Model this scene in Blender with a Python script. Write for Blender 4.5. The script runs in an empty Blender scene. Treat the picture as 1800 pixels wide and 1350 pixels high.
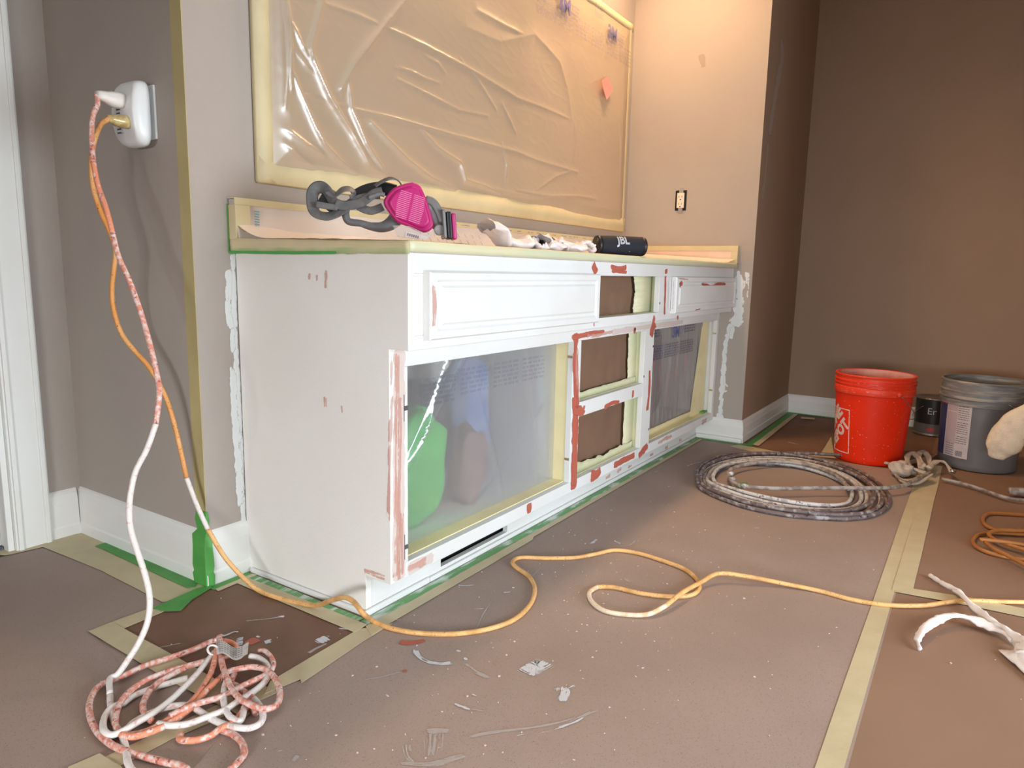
import bpy, bmesh, math, random
import numpy as np
from mathutils import Vector, Matrix, noise
random.seed(7)
S = bpy.context.scene
COL = S.collection
# ---------------------------------------------------------------- camera
cam = bpy.data.cameras.new('camera'); camo = bpy.data.objects.new('camera', cam); COL.objects.link(camo)
camo.location = (-1.0621, -1.4871, 0.7651); camo.rotation_euler = (1.412507, -0.020181, -0.988746)
cam.sensor_fit = 'HORIZONTAL'; cam.sensor_width = 36.0; cam.lens = 36.0*1242.0/1800.0; cam.clip_start = .02
S.camera = camo
# ---------------------------------------------------------------- world, lights, exposure
S.view_settings.view_transform = 'Standard'; S.view_settings.look = 'None'
S.view_settings.gamma = 1; S.view_settings.use_curve_mapping = False
S.view_settings.exposure = 0.0
w = bpy.data.worlds.new('world'); S.world = w; w.use_nodes = True
w.node_tree.nodes['Background'].inputs[0].default_value = (.75, .85, 1, 1)
w.node_tree.nodes['Background'].inputs[1].default_value = .35
def area(name, loc, rot, sx, sy, power, col):
    l = bpy.data.lights.new(name, 'AREA'); l.shape = 'RECTANGLE'; l.size = sx; l.size_y = sy; l.energy = power; l.color = col
    o = bpy.data.objects.new(name, l); COL.objects.link(o); o.location = loc; o.rotation_euler = rot; return o
R = math.radians
# daylight through the patio door behind the photographer (wall towards -Y) and the window in the wall towards -X
area('patio_daylight', (.20, -3.36, .70), (R(90), 0, 0), 1.4, 1.2, 86, (.82, .92, 1))
area('side_window_daylight', (-3.75, -1.7, 1.12), (R(90), 0, R(-90)), 2.2, 1.0, 325, (.93, .97, 1))
# warm recessed ceiling lamps over the counter
def can(name, loc, power, ang=115, col=(1, .62, .32)):
    l = bpy.data.lights.new(name, 'SPOT'); l.energy = power; l.color = col; l.spot_size = R(ang); l.spot_blend = .8; l.shadow_soft_size = .10
    o = bpy.data.objects.new(name, l); COL.objects.link(o); o.location = loc; return o
can('lamp_beam', (1.75, -.30, 2.41), 104, 150)
can('lamp_beam', (.85, -.30, 2.41), 36, 150)
# ---------------------------------------------------------------- materials
def srgb(r, g, b):
    f = lambda c: (c/255/12.92) if c/255 <= .04045 else ((c/255+.055)/1.055)**2.4
    return (f(r), f(g), f(b), 1)
def nodes(name):
    m = bpy.data.materials.new(name); m.use_nodes = True; nt = m.node_tree
    return m, nt, nt.nodes['Principled BSDF'], nt.nodes['Material Output']
def mat(name, col, rough=.6, col2=None, scale=8, lo=.4, hi=.6, detail=4, bump=0, bscale=200, metallic=0, stretch=(1,1,1), spec=.5, sub=0, bdetail=2, col3=None, scale3=60, lo3=.6, hi3=.65):
    m, nt, P, O = nodes(name); N = nt.nodes.new; Lk = nt.links.new
    P.inputs['Roughness'].default_value = rough; P.inputs['Metallic'].default_value = metallic
    P.inputs['Base Color'].default_value = col; P.inputs['Specular IOR Level'].default_value = spec
    tc = N('ShaderNodeTexCoord'); mp = N('ShaderNodeMapping'); Lk(tc.outputs['Object'], mp.inputs[0]); mp.inputs['Scale'].default_value = stretch
    last = None
    def layer(c1, c2, sc, a, b, det):
        n = N('ShaderNodeTexNoise'); Lk(mp.outputs[0], n.inputs['Vector']); n.inputs['Scale'].default_value = sc; n.inputs['Detail'].default_value = det
        mr = N('ShaderNodeMapRange'); mr.inputs[1].default_value = a; mr.inputs[2].default_value = b; Lk(n.outputs[0], mr.inputs[0])
        mx = N('ShaderNodeMix'); mx.data_type = 'RGBA'; Lk(mr.outputs[0], mx.inputs[0])
        if c1 is None: pass
        elif isinstance(c1, tuple): mx.inputs[6].default_value = c1
        else: Lk(c1, mx.inputs[6])
        mx.inputs[7].default_value = c2; return mx.outputs[2]
    if col2: last = layer(col, col2, scale, lo, hi, detail); Lk(last, P.inputs['Base Color'])
    if col3: last = layer(last or col, col3, scale3, lo3, hi3, 3); Lk(last, P.inputs['Base Color'])
    if bump:
        n = N('ShaderNodeTexNoise'); Lk(mp.outputs[0], n.inputs['Vector']); n.inputs['Scale'].default_value = bscale; n.inputs['Detail'].default_value = bdetail
        b = N('ShaderNodeBump'); b.inputs['Strength'].default_value = bump; b.inputs['Distance'].default_value = .002
        Lk(n.outputs[0], b.inputs['Height']); Lk(b.outputs[0], P.inputs['Normal'])
    if sub: P.inputs['Subsurface Weight'].default_value = sub; P.inputs['Subsurface Radius'].default_value = (.01, .008, .006)
    return m
M = {}
M['wall'] = mat('wall_paint', (.40, .345, .305, 1), .75, (.415, .36, .315, 1), 3, bump=.25, bscale=350)
M['wall_dimmed'] = mat('dimmed_wall_paint', (.355, .240, .165, 1), .75, (.365, .25, .175, 1), 3, bump=.25, bscale=350)  # wall paint darkened and browned to carry the dim warm light at this end
M['ceiling'] = mat('ceiling_paint', (.72, .70, .66, 1), .9)
M['trim'] = mat('white_trim_paint', (.80, .80, .77, 1), .42, (.78, .77, .73, 1), 5)
M['cab'] = mat('white_primer_paint', (.755, .755, .745, 1), .55, (.725, .72, .70, 1), 4, bump=.15, bscale=120)
M['cabside'] = mat('sanded_white_paint', (.80, .775, .73, 1), .6, (.83, .81, .77, 1), 3, bump=.2, bscale=150)
M['putty'] = mat('white_primer_on_wall', (.76, .77, .75, 1), .7, (.66, .66, .62, 1), 25)
M['paper'] = mat('rosin_paper', (.378, .288, .246, 1), .62, (.325, .245, .206, 1), 2.2, .35, .65, 5, bump=.35, bscale=14, bdetail=6, spec=.35,
                 col3=(.26, .18, .14, 1), scale3=420, lo3=.60, hi3=.68)
M['paper3'] = mat('dimmed_rosin_paper', (.295, .180, .120, 1), .62, (.26, .155, .105, 1), 2.2, .35, .65, 5, bump=.35, bscale=14, bdetail=6, spec=.35)  # paper tone browned past the seam to stand for the dimmer, warmer light
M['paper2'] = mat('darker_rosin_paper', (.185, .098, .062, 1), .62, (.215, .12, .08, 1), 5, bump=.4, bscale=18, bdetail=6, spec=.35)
M['subfloor'] = mat('subfloor', (.2, .13, .09, 1), .8)
M['carpet'] = mat('grey_carpet', (.16, .165, .18, 1), .95, (.05, .05, .06, 1), 300, bump=1, bscale=300)
M['tape'] = mat('masking_tape', (.66, .565, .34, 1), .55, (.61, .52, .31, 1), 9, bump=.3, bscale=60, stretch=(1, 1, 1))
M['tapefloor'] = mat('floor_masking_tape', (.58, .50, .32, 1), .55, (.54, .46, .29, 1), 12, bump=.3, bscale=80)
M['tapey'] = mat('bright_yellow_tape', (.86, .76, .44, 1), .5, (.80, .70, .40, 1), 9, bump=.4, bscale=40)
M['tapeg'] = mat('green_painters_tape', (.085, .34, .065, 1), .55, (.07, .29, .06, 1), 15, bump=.3, bscale=90)
M['tapegp'] = mat('green_tape_smeared_white', (.14, .36, .13, 1), .6, (.62, .68, .62, 1), 30, .5, .62, 6, stretch=(.3, 1, 1))
M['tapepale'] = mat('tape_over_green', (.60, .62, .40, 1), .5, (.70, .66, .44, 1), 10)
M['kraft'] = mat('brown_masking_paper', (.215, .125, .08, 1), .55, (.19, .11, .072, 1), 6, bump=.4, bscale=25, spec=.4)
M['red'] = None
M['plastic_white'] = mat('white_plastic', (.78, .78, .77, 1), .32)
M['navy'] = mat('navy_plastic', (.03, .06, .10, 1), .35)
M['black'] = mat('black_plastic', (.012, .012, .014, 1), .4)
M['dark'] = mat('dark_void', (.01, .008, .007, 1), .9)
M['ivory'] = mat('ivory_plug_plastic', (.74, .69, .62, 1), .4, (.80, .62, .55, 1), 60, .55, .7)
M['clearplug'] = mat('amber_clear_plug', (.42, .29, .13, 1), .15, (.60, .47, .2, 1), 90)
M['brass'] = mat('brass', (.62, .47, .25, 1), .3, metallic=1)
M['steel'] = mat('steel', (.55, .54, .52, 1), .35, metallic=1)
M['orange_cord'] = mat('orange_cord_rubber', (.66, .26, .055, 1), .5, (.72, .36, .13, 1), 14, .4, .6, col3=(.20, .09, .04, 1), scale3=240, lo3=.62, hi3=.68)
M['orange_pale'] = mat('orange_cord_paint_dusted', (.80, .46, .18, 1), .5, (.62, .33, .11, 1), 30, .45, .65, col3=(.26, .14, .07, 1), scale3=260, lo3=.62, hi3=.70)
M['orange_dark'] = mat('amber_cord_rubber', (.44, .17, .04, 1), .45, (.38, .14, .035, 1), 20)
M['cord_white'] = mat('cord_white_paint', (.76, .70, .66, 1), .55, (.66, .40, .36, 1), 110, .56, .7, 5)
M['cord_pink'] = mat('cord_red_and_white_paint', (.66, .24, .17, 1), .5, (.72, .58, .53, 1), 120, .42, .62, 6, col3=(.36, .10, .08, 1), scale3=130, lo3=.6, hi3=.66)
M['cord_coral'] = mat('cord_coral_paint', (.78, .28, .16, 1), .5, (.76, .60, .54, 1), 110, .54, .66, 6, col3=(.42, .12, .09, 1), scale3=100, lo3=.62, hi3=.7)
M['hose_dark'] = mat('paint_stained_hose_dark', (.14, .105, .105, 1), .45, (.36, .33, .33, 1), 38, .5, .62, 6, col3=(.05, .03, .03, 1), scale3=70, lo3=.58, hi3=.66)
M['hose_light'] = mat('paint_stained_hose_light', (.60, .585, .57, 1), .5, (.36, .33, .33, 1), 32, .52, .62, 6, col3=(.15, .11, .11, 1), scale3=110, lo3=.62, hi3=.68)
M['hose_grey'] = mat('paint_stained_hose_grey', (.40, .36, .33, 1), .5, (.22, .17, .15, 1), 45, .45, .6, 6)
M['ragcloth'] = mat('dirty_white_rag', (.52, .45, .38, 1), .85, (.30, .25, .21, 1), 25, .5, .65, bump=.6, bscale=150)
M['whitecloth'] = mat('white_twisted_cloth', (.80, .735, .70, 1), .7, (.70, .64, .60, 1), 20, .5, .7, bump=.5, bscale=90, sub=.1)
M['cream'] = mat('cream_fleece', (.80, .66, .50, 1), .95, (.70, .57, .42, 1), 30, .5, .65, bump=1, bscale=260, col3=(.35, .24, .15, 1), scale3=14, lo3=.66, hi3=.74)
M['glove'] = mat('white_disposable_glove', (.80, .74, .72, 1), .45, (.70, .66, .68, 1), 30, .5, .7, sub=.15)
M['bucket_orange'] = mat('orange_bucket_plastic', (.88, .030, .004, 1), .42, (.82, .032, .005, 1), 12, col3=(.80, .42, .34, 1), scale3=130, lo3=.70, hi3=.72, spec=.25)
M['bucket_rim'] = mat('orange_bucket_dusty_rim', (.86, .045, .01, 1), .45, (.82, .30, .20, 1), 60, .60, .72, 6, stretch=(1, 1, 3))
M['bucket_grey'] = mat('grey_bucket_plastic', (.15, .145, .15, 1), .42, (.17, .165, .165, 1), 8)
M['bucket_grey_rim'] = mat('paint_smeared_grey_rim', (.20, .195, .19, 1), .45, (.40, .36, .32, 1), 9, .46, .60, 6, stretch=(1, 1, 9))
M['logo'] = mat('white_bucket_print', (.82, .60, .54, 1), .45, (.84, .20, .12, 1), 120, .58, .66)
M['print_grey'] = mat('grey_label_print', (.16, .13, .14, 1), .6)
M['label'] = mat('paper_label', (.62, .55, .53, 1), .5, (.58, .50, .50, 1), 30)
M['labelblue'] = mat('blue_label_edge', (.025, .03, .10, 1), .4, (.05, .05, .15, 1), 10)
M['labelred'] = mat('red_label_corner', (.42, .03, .04, 1), .4)
M['can_black'] = mat('black_can_label', (.012, .012, .012, 1), .35)
M['can_metal'] = mat('can_metal', (.30, .27, .24, 1), .35, metallic=.8)
M['magenta'] = mat('magenta_filter', (.50, .010, .16, 1), .42, (.45, .010, .14, 1), 10)
M['magenta_dark'] = mat('magenta_grille', (.72, .22, .40, 1), .5)
M['rubber'] = mat('grey_facepiece_rubber', (.115, .112, .115, 1), .5, (.16, .15, .145, 1), 30, .5, .7)
M['strap'] = mat('grey_elastic_strap', (.10, .097, .098, 1), .75, (.14, .13, .125, 1), 60, bump=.4, bscale=500)
M['greypl'] = mat('grey_respirator_plastic', (.17, .165, .165, 1), .4)
M['speaker'] = mat('navy_speaker_fabric', (.006, .008, .016, 1), .75, (.010, .012, .022, 1), 400, bump=.5, bscale=900)
M['logo_silver'] = mat('silver_logo', (.42, .45, .50, 1), .4)
M['pink_note'] = mat('pink_sticky_note', (.86, .30, .27, 1), .7)
M['mirror'] = mat('mirror_glass', (.80, .74, .66, 1), .10, metallic=1)
M['recept'] = mat('ivory_receptacle', (.80, .70, .58, 1), .4)
M['blue_print'] = mat('blue_film_print', (.06, .09, .30, 1), .5)
M['lens'] = None
# red sanded marks / brushed paint: opacity broken up by brush-stretched noise
def smear_mat(name, col, col2, dry=.8, nscale=90, stretch=9, rough=.6, amax=1.0):
    m, nt, P, O = nodes(name); N = nt.nodes.new; Lk = nt.links.new
    uv = N('ShaderNodeUVMap'); uv.uv_map = 'UVMap'
    mp = N('ShaderNodeMapping'); mp.inputs['Scale'].default_value = (1, stretch, 1); Lk(uv.outputs[0], mp.inputs[0])
    n = N('ShaderNodeTexNoise'); n.inputs['Scale'].default_value = nscale/stretch; n.inputs['Detail'].default_value = 5; Lk(mp.outputs[0], n.inputs['Vector'])
    n2 = N('ShaderNodeTexNoise'); n2.inputs['Scale'].default_value = 45; n2.inputs['Detail'].default_value = 3; Lk(uv.outputs[0], n2.inputs['Vector'])
    at = N('ShaderNodeAttribute'); at.attribute_name = 'fade'
    a = N('ShaderNodeMath'); a.operation = 'MULTIPLY_ADD'; Lk(n.outputs[0], a.inputs[0]); a.inputs[1].default_value = -dry*1.1; Lk(at.outputs['Fac'], a.inputs[2])
    b = N('ShaderNodeMath'); b.operation = 'MULTIPLY_ADD'; Lk(n2.outputs[0], b.inputs[0]); b.inputs[1].default_value = -dry*.5; Lk(a.outputs[0], b.inputs[2])
    mr = N('ShaderNodeMapRange'); mr.inputs[1].default_value = .05; mr.inputs[2].default_value = .17; mr.inputs[4].default_value = amax; Lk(b.outputs[0], mr.inputs[0])
    Lk(mr.outputs[0], P.inputs['Alpha'])
    mx = N('ShaderNodeMix'); mx.data_type = 'RGBA'; mx.inputs[6].default_value = col; mx.inputs[7].default_value = col2; Lk(n.outputs[0], mx.inputs[0]); Lk(mx.outputs[2], P.inputs['Base Color'])
    P.inputs['Roughness'].default_value = rough; return m
M['s_red'] = smear_mat('bare_red_wood_mark', (.40, .075, .045, 1), (.52, .15, .10, 1), .92)
M['s_pale'] = smear_mat('thin_red_scuff', (.66, .30, .23, 1), (.74, .46, .38, 1), 1.12, 260, 22, amax=.62)
M['s_white'] = smear_mat('brushed_white_paint_mark', (.62, .63, .68, 1), (.72, .72, .74, 1), 1.12, 240, 9, amax=.9)
M['s_thin'] = smear_mat('thin_white_paint_streak', (.50, .45, .43, 1), (.60, .56, .54, 1), 1.08, 240, 14, amax=.6)
M['s_putty'] = smear_mat('white_primer_edge', (.74, .76, .76, 1), (.70, .71, .69, 1), .95, 110, 2.5)
M['s_wallgrey'] = smear_mat('grey_wall_patch', (.46, .38, .33, 1), (.50, .42, .37, 1), .7, 60, 3, amax=.75)
M['s_wash'] = smear_mat('pale_pink_wash', (.80, .62, .56, 1), (.82, .70, .65, 1), .55, 200, 16, amax=.65)
def film_mat(name, tint, t=.4, r=.25, d=.2, g=.15, rough=.22, grough=.2):
    """clear plastic sheeting: part straight through, part hazy, part milky, part gloss"""
    m, nt, P, O = nodes(name); nt.nodes.remove(P); N = nt.nodes.new; Lk = nt.links.new
    tr = N('ShaderNodeBsdfTransparent'); tr.inputs[0].default_value = (1, .985, .96, 1)
    rf = N('ShaderNodeBsdfRefraction'); rf.inputs['IOR'].default_value = 1.0; rf.inputs['Roughness'].default_value = rough
    df = N('ShaderNodeBsdfDiffuse'); df.inputs[0].default_value = tint
    gl = N('ShaderNodeBsdfGlossy'); gl.inputs['Roughness'].default_value = grough; gl.inputs[0].default_value = (1, 1, 1, 1)
    def mix(a, b, f):
        x = N('ShaderNodeMixShader'); x.inputs[0].default_value = f; Lk(a, x.inputs[1]); Lk(b, x.inputs[2]); return x.outputs[0]
    s = mix(tr.outputs[0], rf.outputs[0], r/(t+r)) if r > 0 else tr.outputs[0]
    s = mix(s, df.outputs[0], d/(t+r+d)); s = mix(s, gl.outputs[0], g/(t+r+d+g)); Lk(s, O.inputs[0]); return m
M['film'] = film_mat('masking_film', (.62, .485, .345, 1), .30, 0, .52, .12, .2, .34)
M['film_open'] = film_mat('cabinet_masking_film', (.75, .76, .76, 1), .08, .58, .20, .12, .36, .12)
M['film_pleat'] = film_mat('pleated_masking_film', (.66, .62, .60, 1), .45, .1, .22, .14, .2, .15)
M['film_counter'] = film_mat('counter_masking_film', (.90, .80, .72, 1), .12, 0, .76, .10, .2, .3)
m, nt, P_, O_ = nodes('lamp_lens'); P_.inputs['Emission Color'].default_value = (1, .68, .4, 1); P_.inputs['Emission Strength'].default_value = 6; M['lens'] = m
# ---------------------------------------------------------------- helpers
def link(name, me, m=None, parent=None, smooth=False):
    o = bpy.data.objects.new(name, me); COL.objects.link(o)
    if m is not None and not me.materials:
        for x in (m if isinstance(m, (list, tuple)) else [m]): me.materials.append(x)
    if parent is not None:
        o.parent = parent
        if parent.location.length > 0: o.matrix_parent_inverse = Matrix.Identity(4)
    if smooth: me.polygons.foreach_set('use_smooth', [True]*len(me.polygons))
    return o
class MB:
    """collects shapes; build() links them as ONE mesh. Coordinates are world; build() subtracts the parent's location."""
    def __init__(s): s.v = []; s.f = []; s.mi = []; s.k = 0
    def add(s, vs, fs):
        b = len(s.v); s.v += [tuple(x) for x in vs]; s.f += [tuple(b+i for i in f) for f in fs]; s.mi += [s.k]*len(fs); return s
    def box(s, a, b):
        (x0, y0, z0), (x1, y1, z1) = a, b
        x0, x1 = min(x0, x1), max(x0, x1); y0, y1 = min(y0, y1), max(y0, y1); z0, z1 = min(z0, z1), max(z0, z1)
        return s.add([(x0,y0,z0),(x1,y0,z0),(x1,y1,z0),(x0,y1,z0),(x0,y0,z1),(x1,y0,z1),(x1,y1,z1),(x0,y1,z1)],
                     [(0,3,2,1),(4,5,6,7),(0,1,5,4),(1,2,6,5),(2,3,7,6),(3,0,4,7)])
    def prism(s, poly, z0, z1, axis=2):
        """polygon extruded along axis; poly given in the two other axes in order"""
        def P(p, t):
            return (p[0], p[1], t) if axis == 2 else ((t, p[0], p[1]) if axis == 0 else (p[0], t, p[1]))
        n = len(poly); vs = [P(p, z0) for p in poly]+[P(p, z1) for p in poly]
        return s.add(vs, [tuple(range(n))[::-1], tuple(range(n, 2*n))]+[(i, (i+1) % n, n+(i+1) % n, n+i) for i in range(n)])
    def lathe(s, prof, c, n=48, cap0=False, cap1=False):
        vs = []; fs = []
        for r, z in prof:
            for i in range(n):
                a = 2*math.pi*i/n; vs.append((c[0]+r*math.cos(a), c[1]+r*math.sin(a), c[2]+z))
        for j in range(len(prof)-1):
            for i in range(n): fs.append((j*n+i, j*n+(i+1) % n, (j+1)*n+(i+1) % n, (j+1)*n+i))
        if cap0: fs.append(tuple(range(n))[::-1])
        if cap1: fs.append(tuple((len(prof)-1)*n+i for i in range(n)))
        return s.add(vs, fs)
    def sweep(s, pts, rx, ry=None, tw=None, n=10, up=(0, 0, 1), closed=False, power=1.0):
        pts = [Vector(p) for p in pts]; K = len(pts); vs = []; fs = []
        side = None
        for i, p in enumerate(pts):
            t = (pts[min(i+1, K-1)]-pts[max(i-1, 0)]).normalized()
            if side is None:
                side = t.cross(Vector(up))
                if side.length < 1e-3: side = t.cross(Vector((1, 0, 0)))
            side = (side-t*side.dot(t)).normalized(); nn = side.cross(t).normalized()
            a = rx[i] if isinstance(rx, (list, tuple, np.ndarray)) else rx
            b = a if ry is None else (ry[i] if isinstance(ry, (list, tuple, np.ndarray)) else ry)
            th = 0 if tw is None else (tw[i] if isinstance(tw, (list, tuple, np.ndarray)) else tw)
            for k in range(n):
                q = 2*math.pi*k/n; cx = math.copysign(abs(math.cos(q))**power, math.cos(q)); cy = math.copysign(abs(math.sin(q))**power, math.sin(q))
                u, v = a*cx, b*cy
                vs.append(p+side*(u*math.cos(th)-v*math.sin(th))+nn*(u*math.sin(th)+v*math.cos(th)))
        for i in range(K-1):
            for k in range(n): fs.append((i*n+k, i*n+(k+1) % n, (i+1)*n+(k+1) % n, (i+1)*n+k))
        fs.append(tuple(range(n))[::-1]); fs.append(tuple((K-1)*n+k for k in range(n)))
        return s.add(vs, fs)
    def build(s, name, m, parent=None, smooth=False, bevel=0, seg=2, loc=None):
        off = Vector(loc) if loc is not None else (parent.matrix_world.translation.copy() if False else ORG.get(parent, Vector((0, 0, 0))))
        me = bpy.data.meshes.new(name); me.from_pydata([tuple(Vector(v)-off) for v in s.v], [], s.f); me.update()
        for x in (m if isinstance(m, (list, tuple)) else [m]): me.materials.append(x)
        if any(s.mi): me.polygons.foreach_set('material_index', s.mi)
        o = link(name, me, None, parent, smooth)
        if loc is not None and parent is None: o.location = off
        ORG[o] = off
        if bevel:
            b = o.modifiers.new('bevel', 'BEVEL'); b.width = bevel; b.segments = seg; b.limit_method = 'ANGLE'; b.angle_limit = R(40)
        return o
ORG = {None: Vector((0, 0, 0))}
def tag(o, label=None, cat=None, group=None, kind=None):
    if label: o['label'] = label
    if cat: o['category'] = cat
    if group: o['group'] = group
    if kind: o['kind'] = kind
    return o
def thing(name, loc, label, cat, group=None):
    o = bpy.data.objects.new(name, None); COL.objects.link(o); o.location = loc; o.empty_display_size = .05
    ORG[o] = Vector(loc); return tag(o, label, cat, group)
def spline(P, n=8, closed=False):
    P = [Vector(p) if len(p) == 3 else Vector((p[0], p[1], 0)) for p in P]; out = []
    K = len(P)
    for i in range(K-1):
        a, b, c, d = P[max(i-1, 0)], P[i], P[i+1], P[min(i+2, K-1)]
        for k in range(n):
            t = k/n; out.append(.5*((2*b)+(c-a)*t+(2*a-5*b+4*c-d)*t*t+(3*b-a-3*c+d)*t**3))
    out.append(P[-1]); return out
def grid(name, nu, nv, fn, m, parent=None, smooth=True):
    vs = [fn(i/nu, j/nv) for j in range(nv+1) for i in range(nu+1)]
    fs = [(j*(nu+1)+i, j*(nu+1)+i+1, (j+1)*(nu+1)+i+1, (j+1)*(nu+1)+i) for j in range(nv) for i in range(nu)]
    b = MB(); b.add(vs, fs); return b.build(name, m, parent, smooth)
class Smears:
    """thin dried marks lying on a surface: strips with a 'fade' attribute, all of one kind in one mesh"""
    def __init__(s): s.v = []; s.f = []; s.uv = []; s.fade = []; s.n = 0
    def add(s, pts, width, nrm, jitter=.25, lift=.0004, taper=.15, strength=1.0):
        P = [Vector(p) if len(p) == 3 else Vector((p[0], p[1], 0)) for p in pts]
        if len(P) == 1: P = [P[0]-Vector((width/2, 0, 0)), P[0]+Vector((width/2, 0, 0))]
        P = spline(P, 6) if len(P) > 2 else [P[0].lerp(P[1], k/8) for k in range(9)]
        nrm = Vector(nrm); K = len(P); W = 8; base = len(s.v); L = 0; s.n += 1; ou = s.n*3.7
        tot = sum((P[i+1]-P[i]).length for i in range(K-1))
        t0 = (P[1]-P[0]).normalized(); t1 = (P[-1]-P[-2]).normalized()
        ex = min(width*.35, tot*.2)
        P = [P[0]-t0*ex]+P+[P[-1]+t1*ex]; K += 2
        for i, p in enumerate(P):
            if i: L += (p-P[i-1]).length
            t = (P[min(i+1, K-1)]-P[max(i-1, 0)]).normalized(); sd = nrm.cross(t).normalized()
            x = i/(K-1); endf = min(1, min(x, 1-x)/max(taper, 1e-3))
            ww = width*(1+jitter*noise.noise(Vector((L*30, ou, 0)))*1.5)
            for j in range(W+1):
                y = j/W*2-1
                s.v.append(tuple(p+sd*(y*ww*.62)+nrm*(lift+.00002*(s.n % 9)))); s.uv.append((L+ou, y*ww*.5+ou))
                s.fade.append(max(0, min(1, (1-abs(y)**2.5)))*(endf**.6)*1.15*strength)
        for i in range(K-1):
            for j in range(W): a = base+i*(W+1)+j; s.f.append((a, a+1, a+W+2, a+W+1))
    def build(s, name, m, parent=None):
        me = bpy.data.meshes.new(name); off = ORG.get(parent, Vector((0, 0, 0)))
        me.from_pydata([tuple(Vector(v)-off) for v in s.v], [], s.f)
        uv = me.uv_layers.new(name='UVMap')
        for lp in me.loops: uv.data[lp.index].uv = s.uv[lp.vertex_index]
        at = me.attributes.new('fade', 'FLOAT', 'POINT'); at.data.foreach_set('value', s.fade)
        me.materials.append(m); o = link(name, me, None, parent); ORG[o] = off; tag(o, kind='stuff'); return o
def text_verts(body, size=1.0, bold=0.0, extrude=0.0, cuts=0):
    c = bpy.data.curves.new('t', 'FONT'); c.body = body; c.size = size; c.offset = bold; c.extrude = extrude; c.align_x = 'CENTER'; c.align_y = 'CENTER'; c.resolution_u = 3
    o = bpy.data.objects.new('t', c); COL.objects.link(o); bpy.context.view_layer.update()
    me = o.to_mesh(); q = bmesh.new(); q.from_mesh(me); o.to_mesh_clear(); bpy.data.objects.remove(o)
    if cuts:
        for ax in (0, 1):
            k = -40
            while k <= 40:
                co = [0, 0, 0]; co[ax] = k*cuts; no = [0, 0, 0]; no[ax] = 1
                bmesh.ops.bisect_plane(q, geom=q.verts[:]+q.edges[:]+q.faces[:], plane_co=co, plane_no=no); k += 1
    q.verts.index_update(); vs = [v.co.copy() for v in q.verts]; fs = [tuple(v.index for v in f_.verts) for f_ in q.faces]; q.free(); return vs, fs
#>>BODY
# ---------------------------------------------------------------- the room
L, L2, YW, A, B = 2.205, 3.142, -.627, -.108, .601
YT, YL, YU, ZK, ZU, T, TC = -.4175, -.492, -.544, .093, .603, .798, .818
H = 2.44; XW, YS = -2.8, -3.4
def struct(name, b, m, parent=None, **k): return tag(b.build(name, m, parent, **k), kind='structure')
fl = struct('floor', MB().box((XW-.1, YS-.1, -.06), (L2+.1, 1.6, -.002)), M['subfloor'])
struct('ceiling', MB().box((XW-.1, YS-.1, H), (L2+.1, 1.6, H+.1)), M['ceiling'])
struct('wall_back', MB().box((A, 0, 0), (L+.1, .1, H)), M['wall'])
struct('wall_right', MB().box((L, YW+.0004, 0), (L+.1, 0, H)), M['wall'])
struct('wall_pier', MB().box((L+.0008, YW, 0), (L2+.1, YW+.1, H)), M['wall_dimmed'])
struct('wall_far', MB().box((L2, YS-.1, 0), (L2+.1, YW, H)), M['wall_dimmed'])
struct('wall_left', MB().box((A, .1, 0), (A+.1, B+.1, H)), M['wall'])
struct('wall_door', MB().box((-.285, B, 0), (A, B+.1, H)).box((-1.15, B, 2.06), (-.285, B+.1, H)).box((XW, B, 0), (-1.15, B+.1, H)), M['wall'])
struct('wall_hall', MB().box((XW, 1.5, 0), (A+.1, 1.6, H)).box((A, B+.1, 0), (A+.1, 1.5, H)), M['wall'])
# wall towards -Y with the patio door opening, wall towards -X with the window opening
struct('wall_patio', MB().box((XW-.1, YS-.1, 0), (-.85, YS, H)).box((.95, YS-.1, 0), (L2, YS, H)).box((-.85, YS-.1, 1.95), (.95, YS, H)), M['wall'])
# unseen wall, added to keep patio daylight off the right half of the room
struct('wall_daylight_screen', MB().box((.93, -2.32, 0), (L2, -2.20, H)), M['wall'])
struct('wall_window', MB().box((XW-.1, YS, 0), (XW, -2.5, H)).box((XW-.1, -.9, 0), (XW, 1.6, H)).box((XW-.1, -2.5, .95), (XW, -.9, H)).box((XW-.1, -2.5, 0), (XW, -.9, .10)), M['wall'])
# baseboards: a tall flat with a moulded cap
def baseboard(name, p0, p1, nrm, h=.135, t=.013, m=None, e0=0, e1=0):
    """moulded profile swept from p0 to p1, nrm points into the room; e0/e1 mitre the ends outward"""
    prof = [(0, 0), (t, 0), (t, .030), (t*.85, .036), (t*.8, h-.035), (t*.62, h-.022), (t*.5, h-.012), (t*.25, h-.004), (0, h)]
    d = (Vector(p1)-Vector(p0)).normalized(); n = Vector(nrm); vs = []
    for P, e in ((Vector(p0), -e0), (Vector(p1), e1)):
        for a, z in prof: vs.append((P.x+n.x*a+d.x*e*a/t, P.y+n.y*a+d.y*e*a/t, z))
    k = len(prof); fs = [(i, (i+1) % k, k+(i+1) % k, k+i) for i in range(k)]+[tuple(range(k))[::-1], tuple(range(k, 2*k))]
    return struct(name, MB().add(vs, fs), m or M['trim'])
baseboard('baseboard_back', (A, 0), (0, 0), (0, -1), e0=.013)
baseboard('baseboard_left', (A, B), (A, 0), (-1, 0), e1=.013)
baseboard('baseboard_door', (-.196, B), (A-.013, B), (0, -1))
baseboard('baseboard_right', (L, YT), (L, YW), (-1, 0), h=.105, e1=.013)
baseboard('baseboard_pier', (L, YW), (L2-.013, YW), (0, -1), h=.105, e0=.013)
baseboard('baseboard_far', (L2, YW), (L2, -2.2), (-1, 0), h=.105)
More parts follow.
